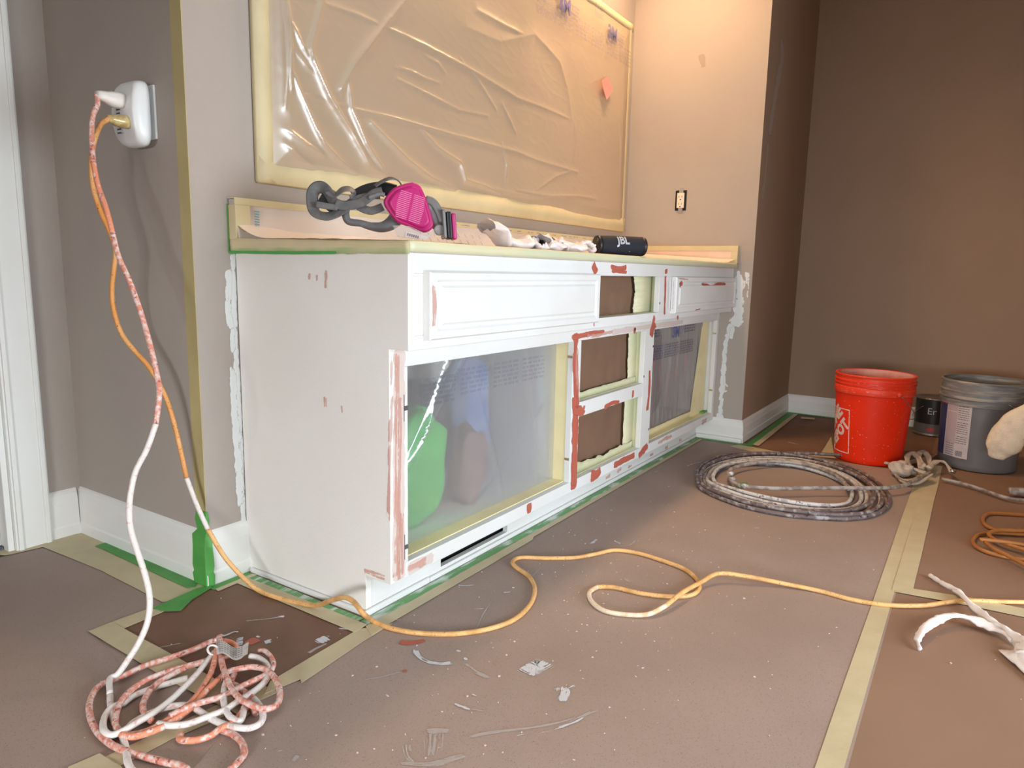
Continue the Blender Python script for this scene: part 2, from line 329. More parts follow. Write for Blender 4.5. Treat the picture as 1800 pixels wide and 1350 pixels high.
# quarter round shoe in front of the right baseboard
struct('trim_2', MB().box((L-.03, YT-.004, 0), (L-.011, YW-.010, .022)), M['trim'], bevel=.006)
# door casing, jamb and the carpeted hall beyond
struct('trim_1', MB().box((-.285, B-.018, 0), (-.196, B, 2.15)).box((-.280, B-.023, 0), (-.268, B-.018, 2.15)).box((-.212, B-.022, 0), (-.200, B-.018, 2.15)), M['trim'], bevel=.003)
dj = struct('door_1', MB().box((-.300, B-.006, 0), (-.285, B+.112, 2.06)).box((-.318, B+.035, 0), (-.300, B+.075, 2.05)), M['trim'], bevel=.002)
struct('carpet', MB().box((-1.1, B+.02, 0), (-.30, 1.5, .012)), M['carpet'])
struct('baseboard_hall', MB().box((-1.1, 1.485, .012), (A, 1.5, .13)), M['trim'], bevel=.003)
# patio door frame and window frame (behind the photographer, light comes through them)
b = MB()
for x in (-.85, .02, .89): b.box((x, YS-.08, 0), (x+.06, YS-.06, 1.95))
b.box((-.85, YS-.08, 0), (.95, YS-.06, .06)).box((-.85, YS-.08, 1.89), (.95, YS-.06, 1.95)); struct('door_2', b, M['trim'])
b = MB()
for y in (-2.5, -1.725, -.94): b.box((XW-.08, y, .10), (XW-.02, y+.04, .95))
b.box((XW-.08, -2.5, .10), (XW-.02, -.9, .14)).box((XW-.08, -2.5, .91), (XW-.02, -.9, .95)); struct('window_1', b, M['trim'])
# ---------------------------------------------------------------- floor covering: sheets of rosin paper
def slab(pts, z0, z1): return MB().prism([(p[0], p[1]) for p in pts], z0, z1)
def sheet(pts, z0, z1, m): return slab(pts, z0, z1).build('paper_sheet', m, fl)
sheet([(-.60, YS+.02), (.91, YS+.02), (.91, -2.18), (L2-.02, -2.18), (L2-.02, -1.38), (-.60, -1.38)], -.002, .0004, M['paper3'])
sheet([(-.35, -1.39), (2.12, -1.39), (2.12, -.75), (L-.02, -.66), (L-.02, -.46), (.03, -.40), (-.04, -.42), (-.22, -.42), (-.5, -.55), (-.7, -1.0), (-.7, -1.39)], -.002, .0008, M['paper'])
sheet([(XW+.02, YS+.02), (-.62, YS+.02), (-.62, -1.2), (-.45, -.35), (-.385, -.01), (-.20, .09), (-.235, .575), (-.6, .59), (XW+.02, .59)], -.002, .0006, M['paper'])
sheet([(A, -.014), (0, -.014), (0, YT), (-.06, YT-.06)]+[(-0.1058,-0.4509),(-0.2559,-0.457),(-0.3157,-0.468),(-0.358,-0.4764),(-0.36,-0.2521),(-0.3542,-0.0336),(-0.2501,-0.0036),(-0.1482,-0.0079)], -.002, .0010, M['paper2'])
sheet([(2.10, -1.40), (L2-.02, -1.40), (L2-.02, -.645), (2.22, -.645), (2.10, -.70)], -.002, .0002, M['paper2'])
sheet([(-.75, -1.5), (L, -1.5), (L, YW-.02), (L-.02, YW), (L-.02, -.39), (.01, -.39), (.01, -.01), (A-.02, -.02), (A-.02, B-.02), (-.75, B-.02)], -.002, .0001, M['paper'])
# ---------------------------------------------------------------- tape on the floor
TN = [0]
def tape(pts, z, label, m='tapefloor', name='masking_tape', group=None, th=.0006, cat='tape'):
    TN[0] += 1; z += TN[0]*.000047
    P = [(p[0], p[1]) for p in pts]; out = []
    for i, p in enumerate(P):
        q = P[(i+1) % len(P)]; d = math.hypot(q[0]-p[0], q[1]-p[1]); k = max(1, int(d/.05))
        for j in range(k):
            t = j/k; a = noise.noise(Vector((p[0]*9+t*5, p[1]*9+t*3, z*1000)))*.0012*(0 if j == 0 else 1)
            out.append((p[0]+(q[0]-p[0])*t+a, p[1]+(q[1]-p[1])*t-a))
    c = (sum(x for x, y in out)/len(out), sum(y for x, y in out)/len(out), z)
    o = slab(out, z, z+th).build(name, M[m], loc=c); return tag(o, label, cat, group)
tape([(-.55, -1.383), (2.36, -1.390), (2.36, -1.352), (-.55, -1.345)], .0012, 'long pale masking tape seam from the front edge of the photo to the grey bucket')
tape([(.845, -1.424), (2.30, -1.430), (2.30, -1.386), (.845, -1.380)], .0020, 'second tape strip laid beside the long floor seam, under the grey bucket end')
tape([(0.8373,-1.3862),(0.8845,-1.4247),(0.9081,-1.5372),(0.92,-1.6833),(0.9342,-1.8575),(0.8746,-1.8492),(0.8679,-1.6804),(0.8576,-1.5379)], .0028, 'thin masking tape branching right from the long seam past the white twisted cloth')
tape([(2.0951,-0.6108),(2.156,-0.6371),(2.1195,-0.8403),(2.2171,-1.014),(2.1689,-1.0445),(2.015,-0.8449)], .0012, 'short masking tape end on the paper between the hose coil and the right wall corner')
tape([(2.0317,-0.9559),(2.0627,-1.083),(2.0684,-1.1187),(1.9916,-1.1147),(1.9939,-1.0073)], .0012, 'small masking tape scrap under the far rim of the hose coil')
tape([(2.6046,-0.953),(2.2266,-1.0263),(2.1581,-1.0305),(2.1537,-0.9788)], .0020, 'masking tape strip disappearing under the orange bucket from the left')
tape([(2.4077,-1.3849),(2.1791,-1.2913),(2.2359,-1.2656),(2.518,-1.4032)], .0028, 'masking tape strip between the orange bucket and the grey bucket')
tape([(-0.0568,-0.4505),(0.0036,-0.4927),(-0.0835,-0.4941),(-0.2599,-0.5098),(-0.2525,-0.4979),(-0.3206,-0.4824),(-0.2895,-0.4583)], .0020, 'masking tape strip running from the cabinet corner down-left towards the pink cord coil')
tape([(-0.3043,-0.4531),(-0.3014,-0.4975),(-0.4873,-0.4625),(-0.5716,-0.4577),(-0.5985,-0.4191),(-0.5643,-0.4188),(-0.4399,-0.4349)], .0012, 'masking tape strip passing under the pink cord coil')
tape([(-0.3896,-0.0003),(-0.3407,-0.0191),(-0.3414,-0.2215),(-0.3461,-0.5077),(-0.385,-0.5133),(-0.3946,-0.3093)], .0028, 'masking tape strip from the pointed tape corner down-right under the pink coil')
tape([(-0.3896,-0.0003),(-0.3485,0.0003),(-0.2487,-0.0056),(-0.1482,-0.0079),(-0.2342,-0.0443),(-0.3499,-0.0478)], .0020, 'masking tape strip from the pointed tape corner up to the green tape')
tape([(-0.6132,-0.398),(-0.5705,-0.4053),(-0.5667,-0.4648),(-0.5732,-0.477),(-0.6192,-0.411)], .0028, 'torn masking tape end at the bottom left below the pink coil')
tape([(-0.2317,0.5673),(-0.1724,0.5839),(-0.1167,0.5962),(-0.1147,0.367),(-0.1232,-0.0218),(-0.1901,-0.0396),(-0.2253,0.0045),(-0.2184,0.2801)], .0012, 'wide masking tape band along the baseboard below the wall outlet', group=None)
tape([(-0.337,0.6194),(-0.2985,0.6518),(-0.2255,0.6279),(-0.1781,0.6205),(-0.1145,0.6008),(-0.1714,0.5541),(-0.2318,0.5607),(-0.3147,0.5761)], .0020, 'masking tape strip along the door casing and hall carpet edge')
tape([(-0.1485,0.4536),(-0.1113,0.458),(-0.1125,0.0381),(-0.1384,0.0096),(-0.1529,0.0192)], .0028, 'bright green painter tape lying on the masking band under the wall outlet', 'tapeg', 'painter_tape')
tape([(-0.2605,-0.0123),(-0.1447,-0.0024),(-0.1144,-0.0131),(-0.1201,-0.0262),(-0.1824,-0.0454),(-0.2287,-0.0749),(-0.2505,-0.0491),(-0.2539,-0.026)], .0036, 'crumpled green painter tape piece at the foot of the taped wall corner', 'tapeg', 'painter_tape')
tape([(-.122, -.016), (-.012, -.016), (-.012, -.036), (-.122, -.038)], .0012, 'green painter tape along the short baseboard left of the cabinet', 'tapeg', 'painter_tape')
tape([(-.118, -.038), (-.012, -.036), (-.008, -.050), (-.12, -.052)], .0020, 'thin masking tape edge beside the green tape at the short baseboard')
tape([(-.012, -.03), (-.036, -.03), (-.034, -.425), (-.016, -.425)], .0012, 'white-smeared green tape along the foot of the cabinet side', 'tapegp', 'painter_tape')
tape([(-.034, -.045), (-.068, -.045), (-.072, -.455), (-.032, -.452)], .0020, 'masking tape parallel to the cabinet side on the dark paper')
tape([(-.03, YT-.012), (L-.06, YT-.012), (L-.06, YT-.040), (-.03, YT-.040)], .0012, 'long green tape along the toe kick of the cabinet front', 'tapegp', 'painter_tape')
tape([(-.04, YT-.038), (.30, YT-.038), (.55, YT-.038), (L-.06, YT-.036), (L-.06, YT-.049), (.62, YT-.056), (.60, YT-.066), (.0, YT-.070), (-.06, YT-.075)], .0020, 'long masking tape beside the green tape along the cabinet front')
tape([(L-.06, -.43), (L-.035, -.43), (L-.035, YW-.03), (L-.06, YW-.055)], .0012, 'green tape in front of the short baseboard right of the cabinet', 'tapeg', 'painter_tape')
tape([(L-.05, YW-.035), (L2-.02, YW-.018), (L2-.02, YW-.055), (L-.05, YW-.065)], .0020, 'green tape along the baseboard of the dark wall beyond the cabinet', 'tapeg', 'painter_tape')
tape([(L-.02, YW-.062), (L2-.06, YW-.052), (L2-.06, YW-.075), (L-.03, YW-.09)], .0028, 'thin masking tape beside the green tape at the dark wall')
tape([(L2-.02, YW-.05), (L2-.02, -2.18), (L2-.05, -2.18), (L2-.05, YW-.06)], .0012, 'green tape along the baseboard of the far wall behind the buckets', 'tapeg', 'painter_tape')
tape([(3.015,-0.7319),(3.0306,-0.7996),(2.9806,-0.8088),(2.9649,-0.7419)], .0028, 'tiny masking tape scrap near the far room corner')
tape([(1.5334,-0.7909),(1.5637,-0.8309),(1.526,-0.8514),(1.4711,-0.8356),(1.4807,-0.8144)], .0012, 'small green tape scrap inside the hose coil', 'tapeg', 'painter_tape')
# tape up the outside wall corner
ct = thing('corner_tape', (A, 0, 0), 'yellow tape strip up the outside wall corner with green tape at its foot', 'tape')
MB().box((A-.0008, .0, .18), (A, .040, H-.01)).box((A-.0008, -.0008, .18), (A+.001, 0, H-.01)).build('masking_tape', mat('olive_tape', (.50, .42, .20, 1), .6, (.46, .38, .18, 1), 6), ct)
b = MB(); prof = [(.0, .0), (.0, .030), (.007, .037), (.0, .06)]
vs = []
zs = [0, .028, .036, .05, .075, .10, .125, .135, .14, .16, .185]
for i, z in enumerate(zs):
    o_ = .0145 if z < .12 else (.010 if z < .13 else .001)
    j = .002*math.sin(i*2.3)
    vs += [(A-o_-.001-abs(j), .036+j*2, z), (A-o_-.001, -.001-o_*.7, z), (A+.004+j, -o_-.0015, z)]
fs = []
for i in range(len(zs)-1):
    a = i*3; fs += [(a, a+1, a+4, a+3), (a+1, a+2, a+5, a+4)]
b.add(vs, fs); gt = b.build('green_tape', M['tapeg'], ct); so = gt.modifiers.new('solidify', 'SOLIDIFY'); so.thickness = .0008; so.offset = 1
# ---------------------------------------------------------------- the cabinet
cb = thing('vanity_cabinet', (1.1, -.27, 0), 'long white-painted built-in base cabinet with doors removed and red sanded patches', 'cabinet')
# side panel follows the stepped profile
side = [(-.003, 0), (YT, 0), (YT, ZK), (YL, ZK), (YL, ZU), (YU, ZU), (YU, T), (-.003, T)]
MB().prism(side, 0, .018, axis=0).build('side_panel', M['cabside'], cb, bevel=.0012)
MB().prism(side, L-.02, L-.002, axis=0).build('side_panel', M['cab'], cb)
f = .019
def piece(name, x0, x1, z0, z1, y, m='cab', th=f, bev=.0012): return MB().box((x0, y, z0), (x1, y+th, z1)).build(name, M[m], cb, bevel=bev)
# upper frame
piece('rail', .018, L-.02, .757, T, YU); piece('rail', .018, L-.02, ZU, .632, YU)
piece('stile', .018, .05, .632, .757, YU); piece('stile', .80, .828, .632, .757, YU)
piece('stile', 1.315, 1.43, .632, .757, YU); piece('stile', 2.17, L-.02, .632, .757, YU)
MB().box((.018, YU+f, ZU), (L-.02, YL+f, ZU+.015)).build('soffit_board', M['cab'], cb)
# lower frame
piece('rail', .0185, L-.02, .562, ZU-.001, YL); piece('rail', .0185, L-.02, ZK, .127, YL)
X1, X2, X3, X4, X5, X6 = .056, .792, .842, 1.335, 1.42, 2.175
piece('stile', .0185, X1, .127, .562, YL); piece('stile', X2, X3, .127, .562, YL)
piece('stile', X4, X5, .127, .562, YL); piece('stile', X6, L-.02, .127, .562, YL)
piece('mid_rail', X3, X4, .325, .371, YL)
# toe kick board with the long vent slot, and the shoe strip at its foot
b = MB(); sx0, sx1, sz0, sz1 = .262, .565, .022, .042
b.box((.018, YT, 0), (sx0, YT+.015, ZK)).box((sx1, YT, 0), (L-.02, YT+.015, ZK)).box((sx0, YT, 0), (sx1, YT+.015, sz0)).box((sx0, YT, sz1), (sx1, YT+.015, ZK))
b.build('toe_kick', M['cab'], cb)
MB().box((sx0-.01, YT+.03, .005), (sx1+.01, YT+.045, .06)).build('vent_duct', M['dark'], cb)
MB().box((-.008, YT-.009, 0), (sx0-.05, YT, .016)).box((-.009, YT-.009, 0), (0, -.02, .014)).box((sx0-.05, YT-.009, 0), (L-.03, YT, .014)).build('shoe_strip', M['cab'], cb, bevel=.004)
# carcass inside
MB().box((.018, YL+f, .110), (L-.02, -.02, .1265)).build('bottom_board', M['cab'], cb)
MB().box((.018, -.018, .127), (L-.02, -.004, T-.02)).build('back_board', M['cab'], cb)
MB().box((X2+.006, YL+f, .127), (X2+.024, -.02, ZU)).build('divider', M['cab'], cb)
MB().box((X5-.03, YL+f, .127), (X5-.012, -.02, ZU)).build('divider', M['cab'], cb)
# drawer fronts that are still on: raised fields with routed edges
def drawer_front(x0, x1, z0, z1, y, th=.020):
    vs = []; fs = []
    rings = [(0, th), (0, .004), (.004, 0), (.020, 0), (.026, .0045), (.034, .0035), (.040, -.001)]
    for ins, d in rings:
        yy = y-th+d
        vs += [(x0+ins, yy, z0+ins*.85), (x1-ins, yy, z0+ins*.85), (x1-ins, yy, z1-ins*.85), (x0+ins, yy, z1-ins*.85)]
    for r in range(len(rings)-1):
        for k in range(4): fs.append((r*4+k, r*4+(k+1) % 4, r*4+4+(k+1) % 4, r*4+4+k))
    n = (len(rings)-1)*4; fs.append((n, n+1, n+2, n+3)); fs.append((3, 2, 1, 0))
    return MB().add(vs, fs).build('drawer_front', M['cab'], cb)
drawer_front(.046, .812, .622, .762, YU); drawer_front(1.432, 2.19, .624, .757, YU)
# hinge screws left in the reveals, hinge slots in the left stile
for (x, z) in ((X2-.0002, .515), (X2-.0002, .20), (X6-.0002, .50), (X6-.0002, .235)):
    MB().box((x-.003, YL+.002, z-.003), (x, YL+.018, z+.004)).build('hinge_pin', M['brass'], cb)
for z in (.475, .165):
    MB().box((X1-.012, YL-.0006, z-.007), (X1+.0002, YL, z+.003)).box((X1-.013, YL-.0006, z-.03), (X1-.011, YL, z+.028)).build('hinge_slot', mat('slot_dark', (.10, .09, .09, 1), .8), cb)
for (x, z) in ((X5-.006, .50), (X5-.010, .185), (X4+.006, .395), (1.325, .664)):
    MB().box((x-.003, (YU if z > .6 else YL)-.0006, z-.004), (x+.003, (YU if z > .6 else YL), z+.004)).build('screw_hole', M['black'], cb)
# red marks. lower face
s = Smears(); nf = (0, -1, 0); e = -.0003
def red(S_, pts, w, **k): S_.add(pts, w, nf, **k)
red(s, [(0.8025,-0.492,0.5826),(0.8053,-0.492,0.4933),(0.8203,-0.492,0.3869),(0.8207,-0.492,0.2804),(0.8223,-0.492,0.1023)], .043, taper=.03, strength=1.0)
red(s, [(0.8166,-0.492,0.3875),(0.8187,-0.492,0.3075),(0.8222,-0.492,0.2081),(0.825,-0.492,0.1163)], .046, taper=.05, strength=1.1)
red(s, [(0.7748,-0.492,0.5742),(0.8687,-0.492,0.5784),(1.0029,-0.492,0.5809)], .022)
red(s, [(0.8047,-0.492,0.3505),(0.88,-0.492,0.3388)], .040)
red(s, [(1.0181,-0.492,0.327),(1.0736,-0.492,0.3341),(1.1372,-0.492,0.3288)], .024)
red(s, [(1.2489,-0.492,0.3559),(1.247,-0.492,0.3294)], .022)
red(s, [(1.418,-0.492,0.5902),(1.3993,-0.492,0.566),(1.3869,-0.492,0.5374)], .050)
red(s, [(1.3922,-0.492,0.4144),(1.3967,-0.492,0.3389),(1.3853,-0.492,0.2584)], .028)
red(s, [(1.4136,-0.492,0.124),(1.3716,-0.492,0.1103),(1.3255,-0.492,0.0959)], .036)
red(s, [(1.2925,-0.492,0.1115),(1.2028,-0.492,0.1115),(1.1091,-0.492,0.1095)], .030)
red(s, [(1.0116,-0.492,0.1176),(0.9787,-0.492,0.1096),(0.9378,-0.492,0.1097)], .042)
red(s, [(1.2377,-0.492,0.5791),(1.2351,-0.492,0.5593)], .028)
red(s, [(0.5604,-0.492,0.1252),(0.5618,-0.492,0.0949)], .028)
red(s, [(2.224,-0.492,0.562),(2.2435,-0.492,0.352),(2.2833,-0.492,0.0851)], .010)
# upper face
red(s, [(0.7944,-0.544,0.7905),(0.8063,-0.544,0.7777),(0.8186,-0.544,0.7631)], .032)
red(s, [(0.9122,-0.544,0.7843),(0.9735,-0.544,0.7801),(1.0281,-0.544,0.7844)], .022)
red(s, [(0.9211,-0.544,0.7742),(0.9745,-0.544,0.7696),(1.0342,-0.544,0.7685)], .014)
red(s, [(1.3692,-0.544,0.7837),(1.3716,-0.544,0.7677)], .030)
red(s, [(1.3676,-0.544,0.7576),(1.3722,-0.544,0.6891),(1.3762,-0.544,0.6238)], .024, taper=.06)
red(s, [(1.4832,-0.564,0.74),(1.4691,-0.564,0.7172)], .028)
red(s, [(1.7025,-0.564,0.7309),(1.8255,-0.564,0.7189),(1.9142,-0.564,0.7278),(2.0253,-0.564,0.7297)], .018)
red(s, [(0.8165,-0.544,0.7021),(0.8166,-0.544,0.6572),(0.8169,-0.544,0.6103)], .007, taper=.03)
red(s, [(0.6222,-0.564,0.6876),(0.614,-0.564,0.6681)], .017)
red(s, [(1.5166,-0.544,0.612),(1.5066,-0.544,0.5996)], .024)
red(s, [(1.6472,-0.564,0.6298),(1.7075,-0.564,0.6323)], .006)
red(s, [(1.2859,-0.544,0.6174),(1.2675,-0.544,0.6004)], .034)
s.build('sanded_red_patch', M['s_red'], cb)
s = Smears()
red(s, [(0.0219,-0.492,0.5916),(0.0209,-0.492,0.4743),(0.0198,-0.492,0.3392),(0.0179,-0.492,0.1074)], .026, taper=.03, strength=.95)
red(s, [(0.0316,-0.492,0.497),(0.0285,-0.492,0.3121),(0.0251,-0.492,0.0969)], .016, taper=.03)
red(s, [(0.0352,-0.492,0.2468),(0.0347,-0.492,0.1694),(0.0343,-0.492,0.104)], .02, taper=.1)
red(s, [(0.051,-0.492,0.1112),(0.0891,-0.492,0.1085),(0.1187,-0.492,0.1105)], .030)
red(s, [(0.8693,-0.492,0.5714),(0.9668,-0.492,0.5722),(1.0629,-0.492,0.5755)], .022)
red(s, [(1.5125,-0.492,0.1091),(1.5839,-0.492,0.1138),(1.6724,-0.492,0.1114)], .022)
red(s, [(2.0374,-0.492,0.1017),(2.1166,-0.492,0.1071)], .034)
red(s, [(0.816,-0.492,0.544),(0.8175,-0.492,0.4748),(0.8264,-0.492,0.4037)], .030)
red(s, [(0.8199,-0.544,0.7483),(0.8168,-0.544,0.6988)], .014)
red(s, [(1.3884,-0.566,0.7542),(1.3928,-0.566,0.6895),(1.395,-0.566,0.6385)], .016)
red(s, [(1.4348,-0.566,0.7503),(1.5558,-0.566,0.7484)], .010)
red(s, [(0.0535,-0.564,0.7356),(0.0555,-0.564,0.6898),(0.0538,-0.564,0.6495)], .020)
for q in [(2.2204,-0.4175,0.0014),(1.9848,-0.4175,0.0132),(1.8098,-0.4175,0.0116),(1.6432,-0.4175,0.0139),(1.4253,-0.4175,0.0146),(1.3256,-0.4175,0.0195),(1.2277,-0.4175,0.0165),(0.4747,-0.4175,0.0446)]: s.add([(q[0]-.02, q[1]-.0002, q[2]+.012), (q[0]+.02, q[1]-.0002, q[2]+.012)], .022, nf)
ns = (-1, 0, 0)
for pts, w_ in (([(0,-0.5005,0.5143),(0,-0.4914,0.3806),(0,-0.4866,0.224)], .016), ([(0,-0.2605,0.7522),(0,-0.2581,0.7374)], .012), ([(0,-0.2821,0.749),(0,-0.2816,0.7355)], .012), ([(0,-0.3127,0.7604),(0,-0.3121,0.7411),(0,-0.3097,0.7192)], .016),
                ([(0,-0.3006,0.4831),(0,-0.2998,0.4586)], .016), ([(0,-0.352,0.4701),(0,-0.3533,0.4526)], .009), ([(0,-0.4124,0.1062),(0,-0.4297,0.1054),(0,-0.4805,0.1057)], .022), ([(0,-0.4997,0.5964),(0,-0.4975,0.5258)], .010)):
    s.add([(p[0]-.0005, p[1], p[2]) for p in pts], w_, ns)
s.build('thin_red_scuff', M['s_pale'], cb)
s = Smears(); s.add([(q[0], q[1]+.0002, q[2]) for q in [(0.0305,-0.492,0.5932),(0.0296,-0.492,0.473),(0.0267,-0.492,0.3125),(0.0251,-0.492,0.1008)]], .036, nf, taper=.02); s.add([(0.0566,-0.492,0.1066),(0.0989,-0.492,0.1078),(0.139,-0.492,0.1077)], .026, nf); s.add([(1.0501,-0.492,0.5744),(1.2578,-0.492,0.576),(1.7152,-0.492,0.5759)], .020, nf, strength=.8)
s.build('pink_wash', M['s_wash'], cb)
# inside the openings: tape, film and paper (each hung behind the frame)
def ridged(name, x0, x1, z0, z1, y, m, parent, ridges, amp=.004, w=.006, nu=90, nv=60, wob=.003):
    def fn(u, v):
        x = x0+(x1-x0)*u; z = z0+(z1-z0)*v; d = 0
        for (a, b2, am) in ridges:
            ax, az = a; bx, bz = b2; t = max(0, min(1, ((x-ax)*(bx-ax)+(z-az)*(bz-az))/((bx-ax)**2+(bz-az)**2+1e-9)))
            q = math.hypot(x-ax-t*(bx-ax), z-az-t*(bz-az)); d += am*math.exp(-(q/w)**2)
        d += wob*noise.noise(Vector((x*9, z*9, y*50)))
        e_ = min(u, 1-u, v, 1-v)*12; return (x, y-d*min(1, e_), z)
    return grid(name, nu, nv, fn, m, parent)
mo = thing('masked_left_opening', (.42, -.43, .127), 'clear masking film taped inside the wide left door opening of the cabinet', 'masking film')
ridged('film', .02, X2+.003, .128, .60, -.432, M['film_open'], mo, [((.02, .22), (.33, .56), .012), ((.04, .17), (.30, .60), .009), ((.52, .13), (.38, .50), .006), ((.60, .60), (.70, .15), .006), ((.30, .12), (.78, .40), .005)])
MB().box((X2+.0025, -.472, .128), (X2+.0055, -.415, .59)).build('tape', M['tapey'], mo)
MB().box((.02, -.472, .1268), (X2, -.425, .1295)).build('tape', M['tapey'], mo)
mo2 = thing('masked_upper_drawer_opening', (1.07, YU+.03, .64), 'brown paper taped behind the small top drawer opening', 'masking paper')
def paper(par, x0, x1, z0, z1, y, seed, tr=.05, tb=.03):
    def fn(u, v):
        x = x0+(x1-x0)*u; z = z0+(z1-z0)*v
        return (x, y+.004*noise.noise(Vector((x*8, z*14, seed)))+.006*(1-v)*noise.noise(Vector((x*20, seed, 0))), z)
    grid('paper', 50, 30, fn, M['kraft'], par)
def jag_tape(par, x0, x1, z0, z1, y, jag, m='tapepale', vertical=False, seed=0, n=26):
    """tape with one uneven edge: horizontal tape has a ragged top, vertical tape a ragged left edge"""
    b = MB(); vs = []
    for i in range(n+1):
        u = i/n; j = jag*(.4+.45*noise.noise(Vector((u*3, seed, 0)))+.3*noise.noise(Vector((u*23, seed, 4))))
        if vertical: z = z0+(z1-z0)*u; vs += [(x0+j, y+.002*noise.noise(Vector((0, z*30, seed))), z), (x1, y-.001, z)]
        else: x = x0+(x1-x0)*u; vs += [(x, y, z0), (x, y+.003*noise.noise(Vector((x*30, seed, 0))), z1+j)]
    b.add(vs, [(i*2, i*2+1, i*2+3, i*2+2) for i in range(n)]); o = b.build('tape', M[m], par, smooth=True)
    so = o.modifiers.new('solidify', 'SOLIDIFY'); so.thickness = .0006; return o
paper(mo2, .80, 1.335, .610, .775, YU+.050, 1)
jag_tape(mo2, 1.17, 1.335, .633, .775, YU+.036, .03, 'tapepale', True, 2)
MB().box((.80, YU+.020, .629), (1.335, YU+.050, .6325)).build('tape', M['tapepale'], mo2)
mo3 = thing('masked_middle_opening', (1.09, YL+.03, .371), 'brown paper taped behind the upper of the two centre openings', 'masking paper')
paper(mo3, X3-.02, X4+.03, .345, .59, YL+.045, 3)
jag_tape(mo3, X4-.075, X4+.01, .372, .575, YL+.034, .02, 'tapepale', True, 5); jag_tape(mo3, X3-.01, X4+.01, .372, .388, YL+.030, .012, 'tapepale', False, 6)
mo4 = thing('masked_bottom_opening', (1.09, YL+.03, .127), 'creased brown paper taped behind the lower of the two centre openings', 'masking paper')
def fnp(u, v):
    x = X3-.02+(X4-X3+.05)*u; z = .12+.225*v; s_ = max(0, u-.72)
    return (x, YL+.046+.006*noise.noise(Vector((x*9, z*12, 7)))+.012*s_*math.sin(u*70+v*2)*(1-v*.5), z)
grid('paper', 70, 30, fnp, M['kraft'], mo4)
jag_tape(mo4, X4-.085, X4+.01, .128, .345, YL+.034, .015, 'tapepale', True, 8); jag_tape(mo4, X3-.01, X4+.005, .128, .135, YL+.030, .045, 'tapepale', False, 12)
mo5 = thing('masked_right_opening', (1.8, -.44, .127), 'pleated masking film taped inside the wide right door opening of the cabinet', 'masking film')
def fnr(u, v):
    x = X5-.02+(X6-X5+.01)*u; z = .128+.46*v
    d = .005*math.sin(x*95+2*noise.noise(Vector((x*8, z*3, 0)))*3)*math.sin(x*33+1)+.004*noise.noise(Vector((x*40, z*2, 1)))
    return (x, -.440-d*(.35+.65*min(1, v*2)), z)
grid('film', 220, 24, fnr, M['film_pleat'], mo5)
b = MB(); b.add([(X6-.17+.0, -.446, .128), (X6+.004, -.452, .128), (X6+.004, -.452, .585), (X6-.06, -.446, .585)], [(0, 1, 2, 3)]); o = b.build('tape', M['tapey'], mo5); so = o.modifiers.new('solidify', 'SOLIDIFY'); so.thickness = .001
MB().box((X5-.01, -.472, .1268), (X6, -.435, .1295)).build('tape', M['tapey'], mo5)
jag_tape(mo5, X5-.01, X6, .1295, .150, -.444, .012, 'tapey', False, 15)
b = MB(); b.box((X6-.05, -.471, .1296), (X6-.001, -.448, .137)).build('green_tape', M['tapeg'], mo5)
MB().box((1.3345, YU+.0195, .62), (1.3375, YU+.055, .78)).build('tape', M['tapepale'], mo2)
for t_, za, zb in ((mo3, .3715, .58), (mo4, .1285, .35)):
    MB().box((X4+.0045, YL+.0195, za), (X4+.0075, YL+.052, zb)).build('tape', M['tapepale'], t_)
    MB().box((X3-.02, YL+.0195, za-.0015), (X4+.004, YL+.046, za+.0004)).build('tape', M['tapepale'], t_)
# things kept inside the cabinet, seen through the film
def lump(b, c, r, seed, amp=.25, n=14, p=.75):
    vs = []; fs = []
    for j in range(n+1):
        for i in range(n*2):
            th = math.pi*j/n; ph = math.pi*i/n
            d = Vector((math.copysign(abs(math.sin(th)*math.cos(ph))**p, math.cos(ph)), math.copysign(abs(math.sin(th)*math.sin(ph))**p, math.sin(ph)), math.copysign(abs(math.cos(th))**p, math.cos(th))))
            k = 1+amp*noise.noise(d*1.7+Vector((seed, 0, 0)))
            vs.append((c[0]+d.x*r[0]*k, c[1]+d.y*r[1]*k, max(c[2]-r[2], c[2]+d.z*r[2]*k)))
    m_ = n*2
    for j in range(n):
        for i in range(m_): fs.append((j*m_+i, j*m_+(i+1) % m_, (j+1)*m_+(i+1) % m_, (j+1)*m_+i))
    return b.add(vs, fs)
tag(lump(MB(), (.24, -.335, .272), (.115, .06, .145), 3, .2).build('shopping_bag', mat('green_bag', (.02, .42, .06, 1), .5, (.05, .55, .10, 1), 9), smooth=True, loc=(.24, -.335, .127)), 'bright green bag standing inside the cabinet behind the left film', 'bag')
tag(lump(MB(), (.44, -.20, .292), (.085, .06, .165), 9, .2).build('dark_bag', mat('dark_bag_cloth', (.035, .03, .045, 1), .7), smooth=True, loc=(.44, -.20, .127)), 'dark bag beside the green bag behind the left film', 'bag')
tag(lump(MB(), (.63, -.21, .32), (.085, .07, .19), 12, .2).build('folded_clothes', mat('blue_cloth', (.10, .19, .45, 1), .8, (.25, .33, .55, 1), 12), smooth=True, loc=(.63, -.21, .127)), 'pale blue cloth bundle inside the cabinet behind the left film', 'cloth')
tag(lump(MB(), (.47, -.345, .232), (.06, .045, .105), 15, .3).build('stuffed_toy', mat('rose_brown_plush', (.22, .13, .13, 1), .9), smooth=True, loc=(.47, -.345, .127)), 'small rose-brown soft object in front of the blue bundle behind the left film', 'toy')
tag(lump(MB(), (1.70, -.25, .345), (.20, .12, .218), 21, .15, p=.5).build('storage_box', mat('dark_box', (.06, .04, .05, 1), .7), smooth=True, loc=(1.70, -.25, .127)), 'dark box behind the pleated film of the right opening', 'box')
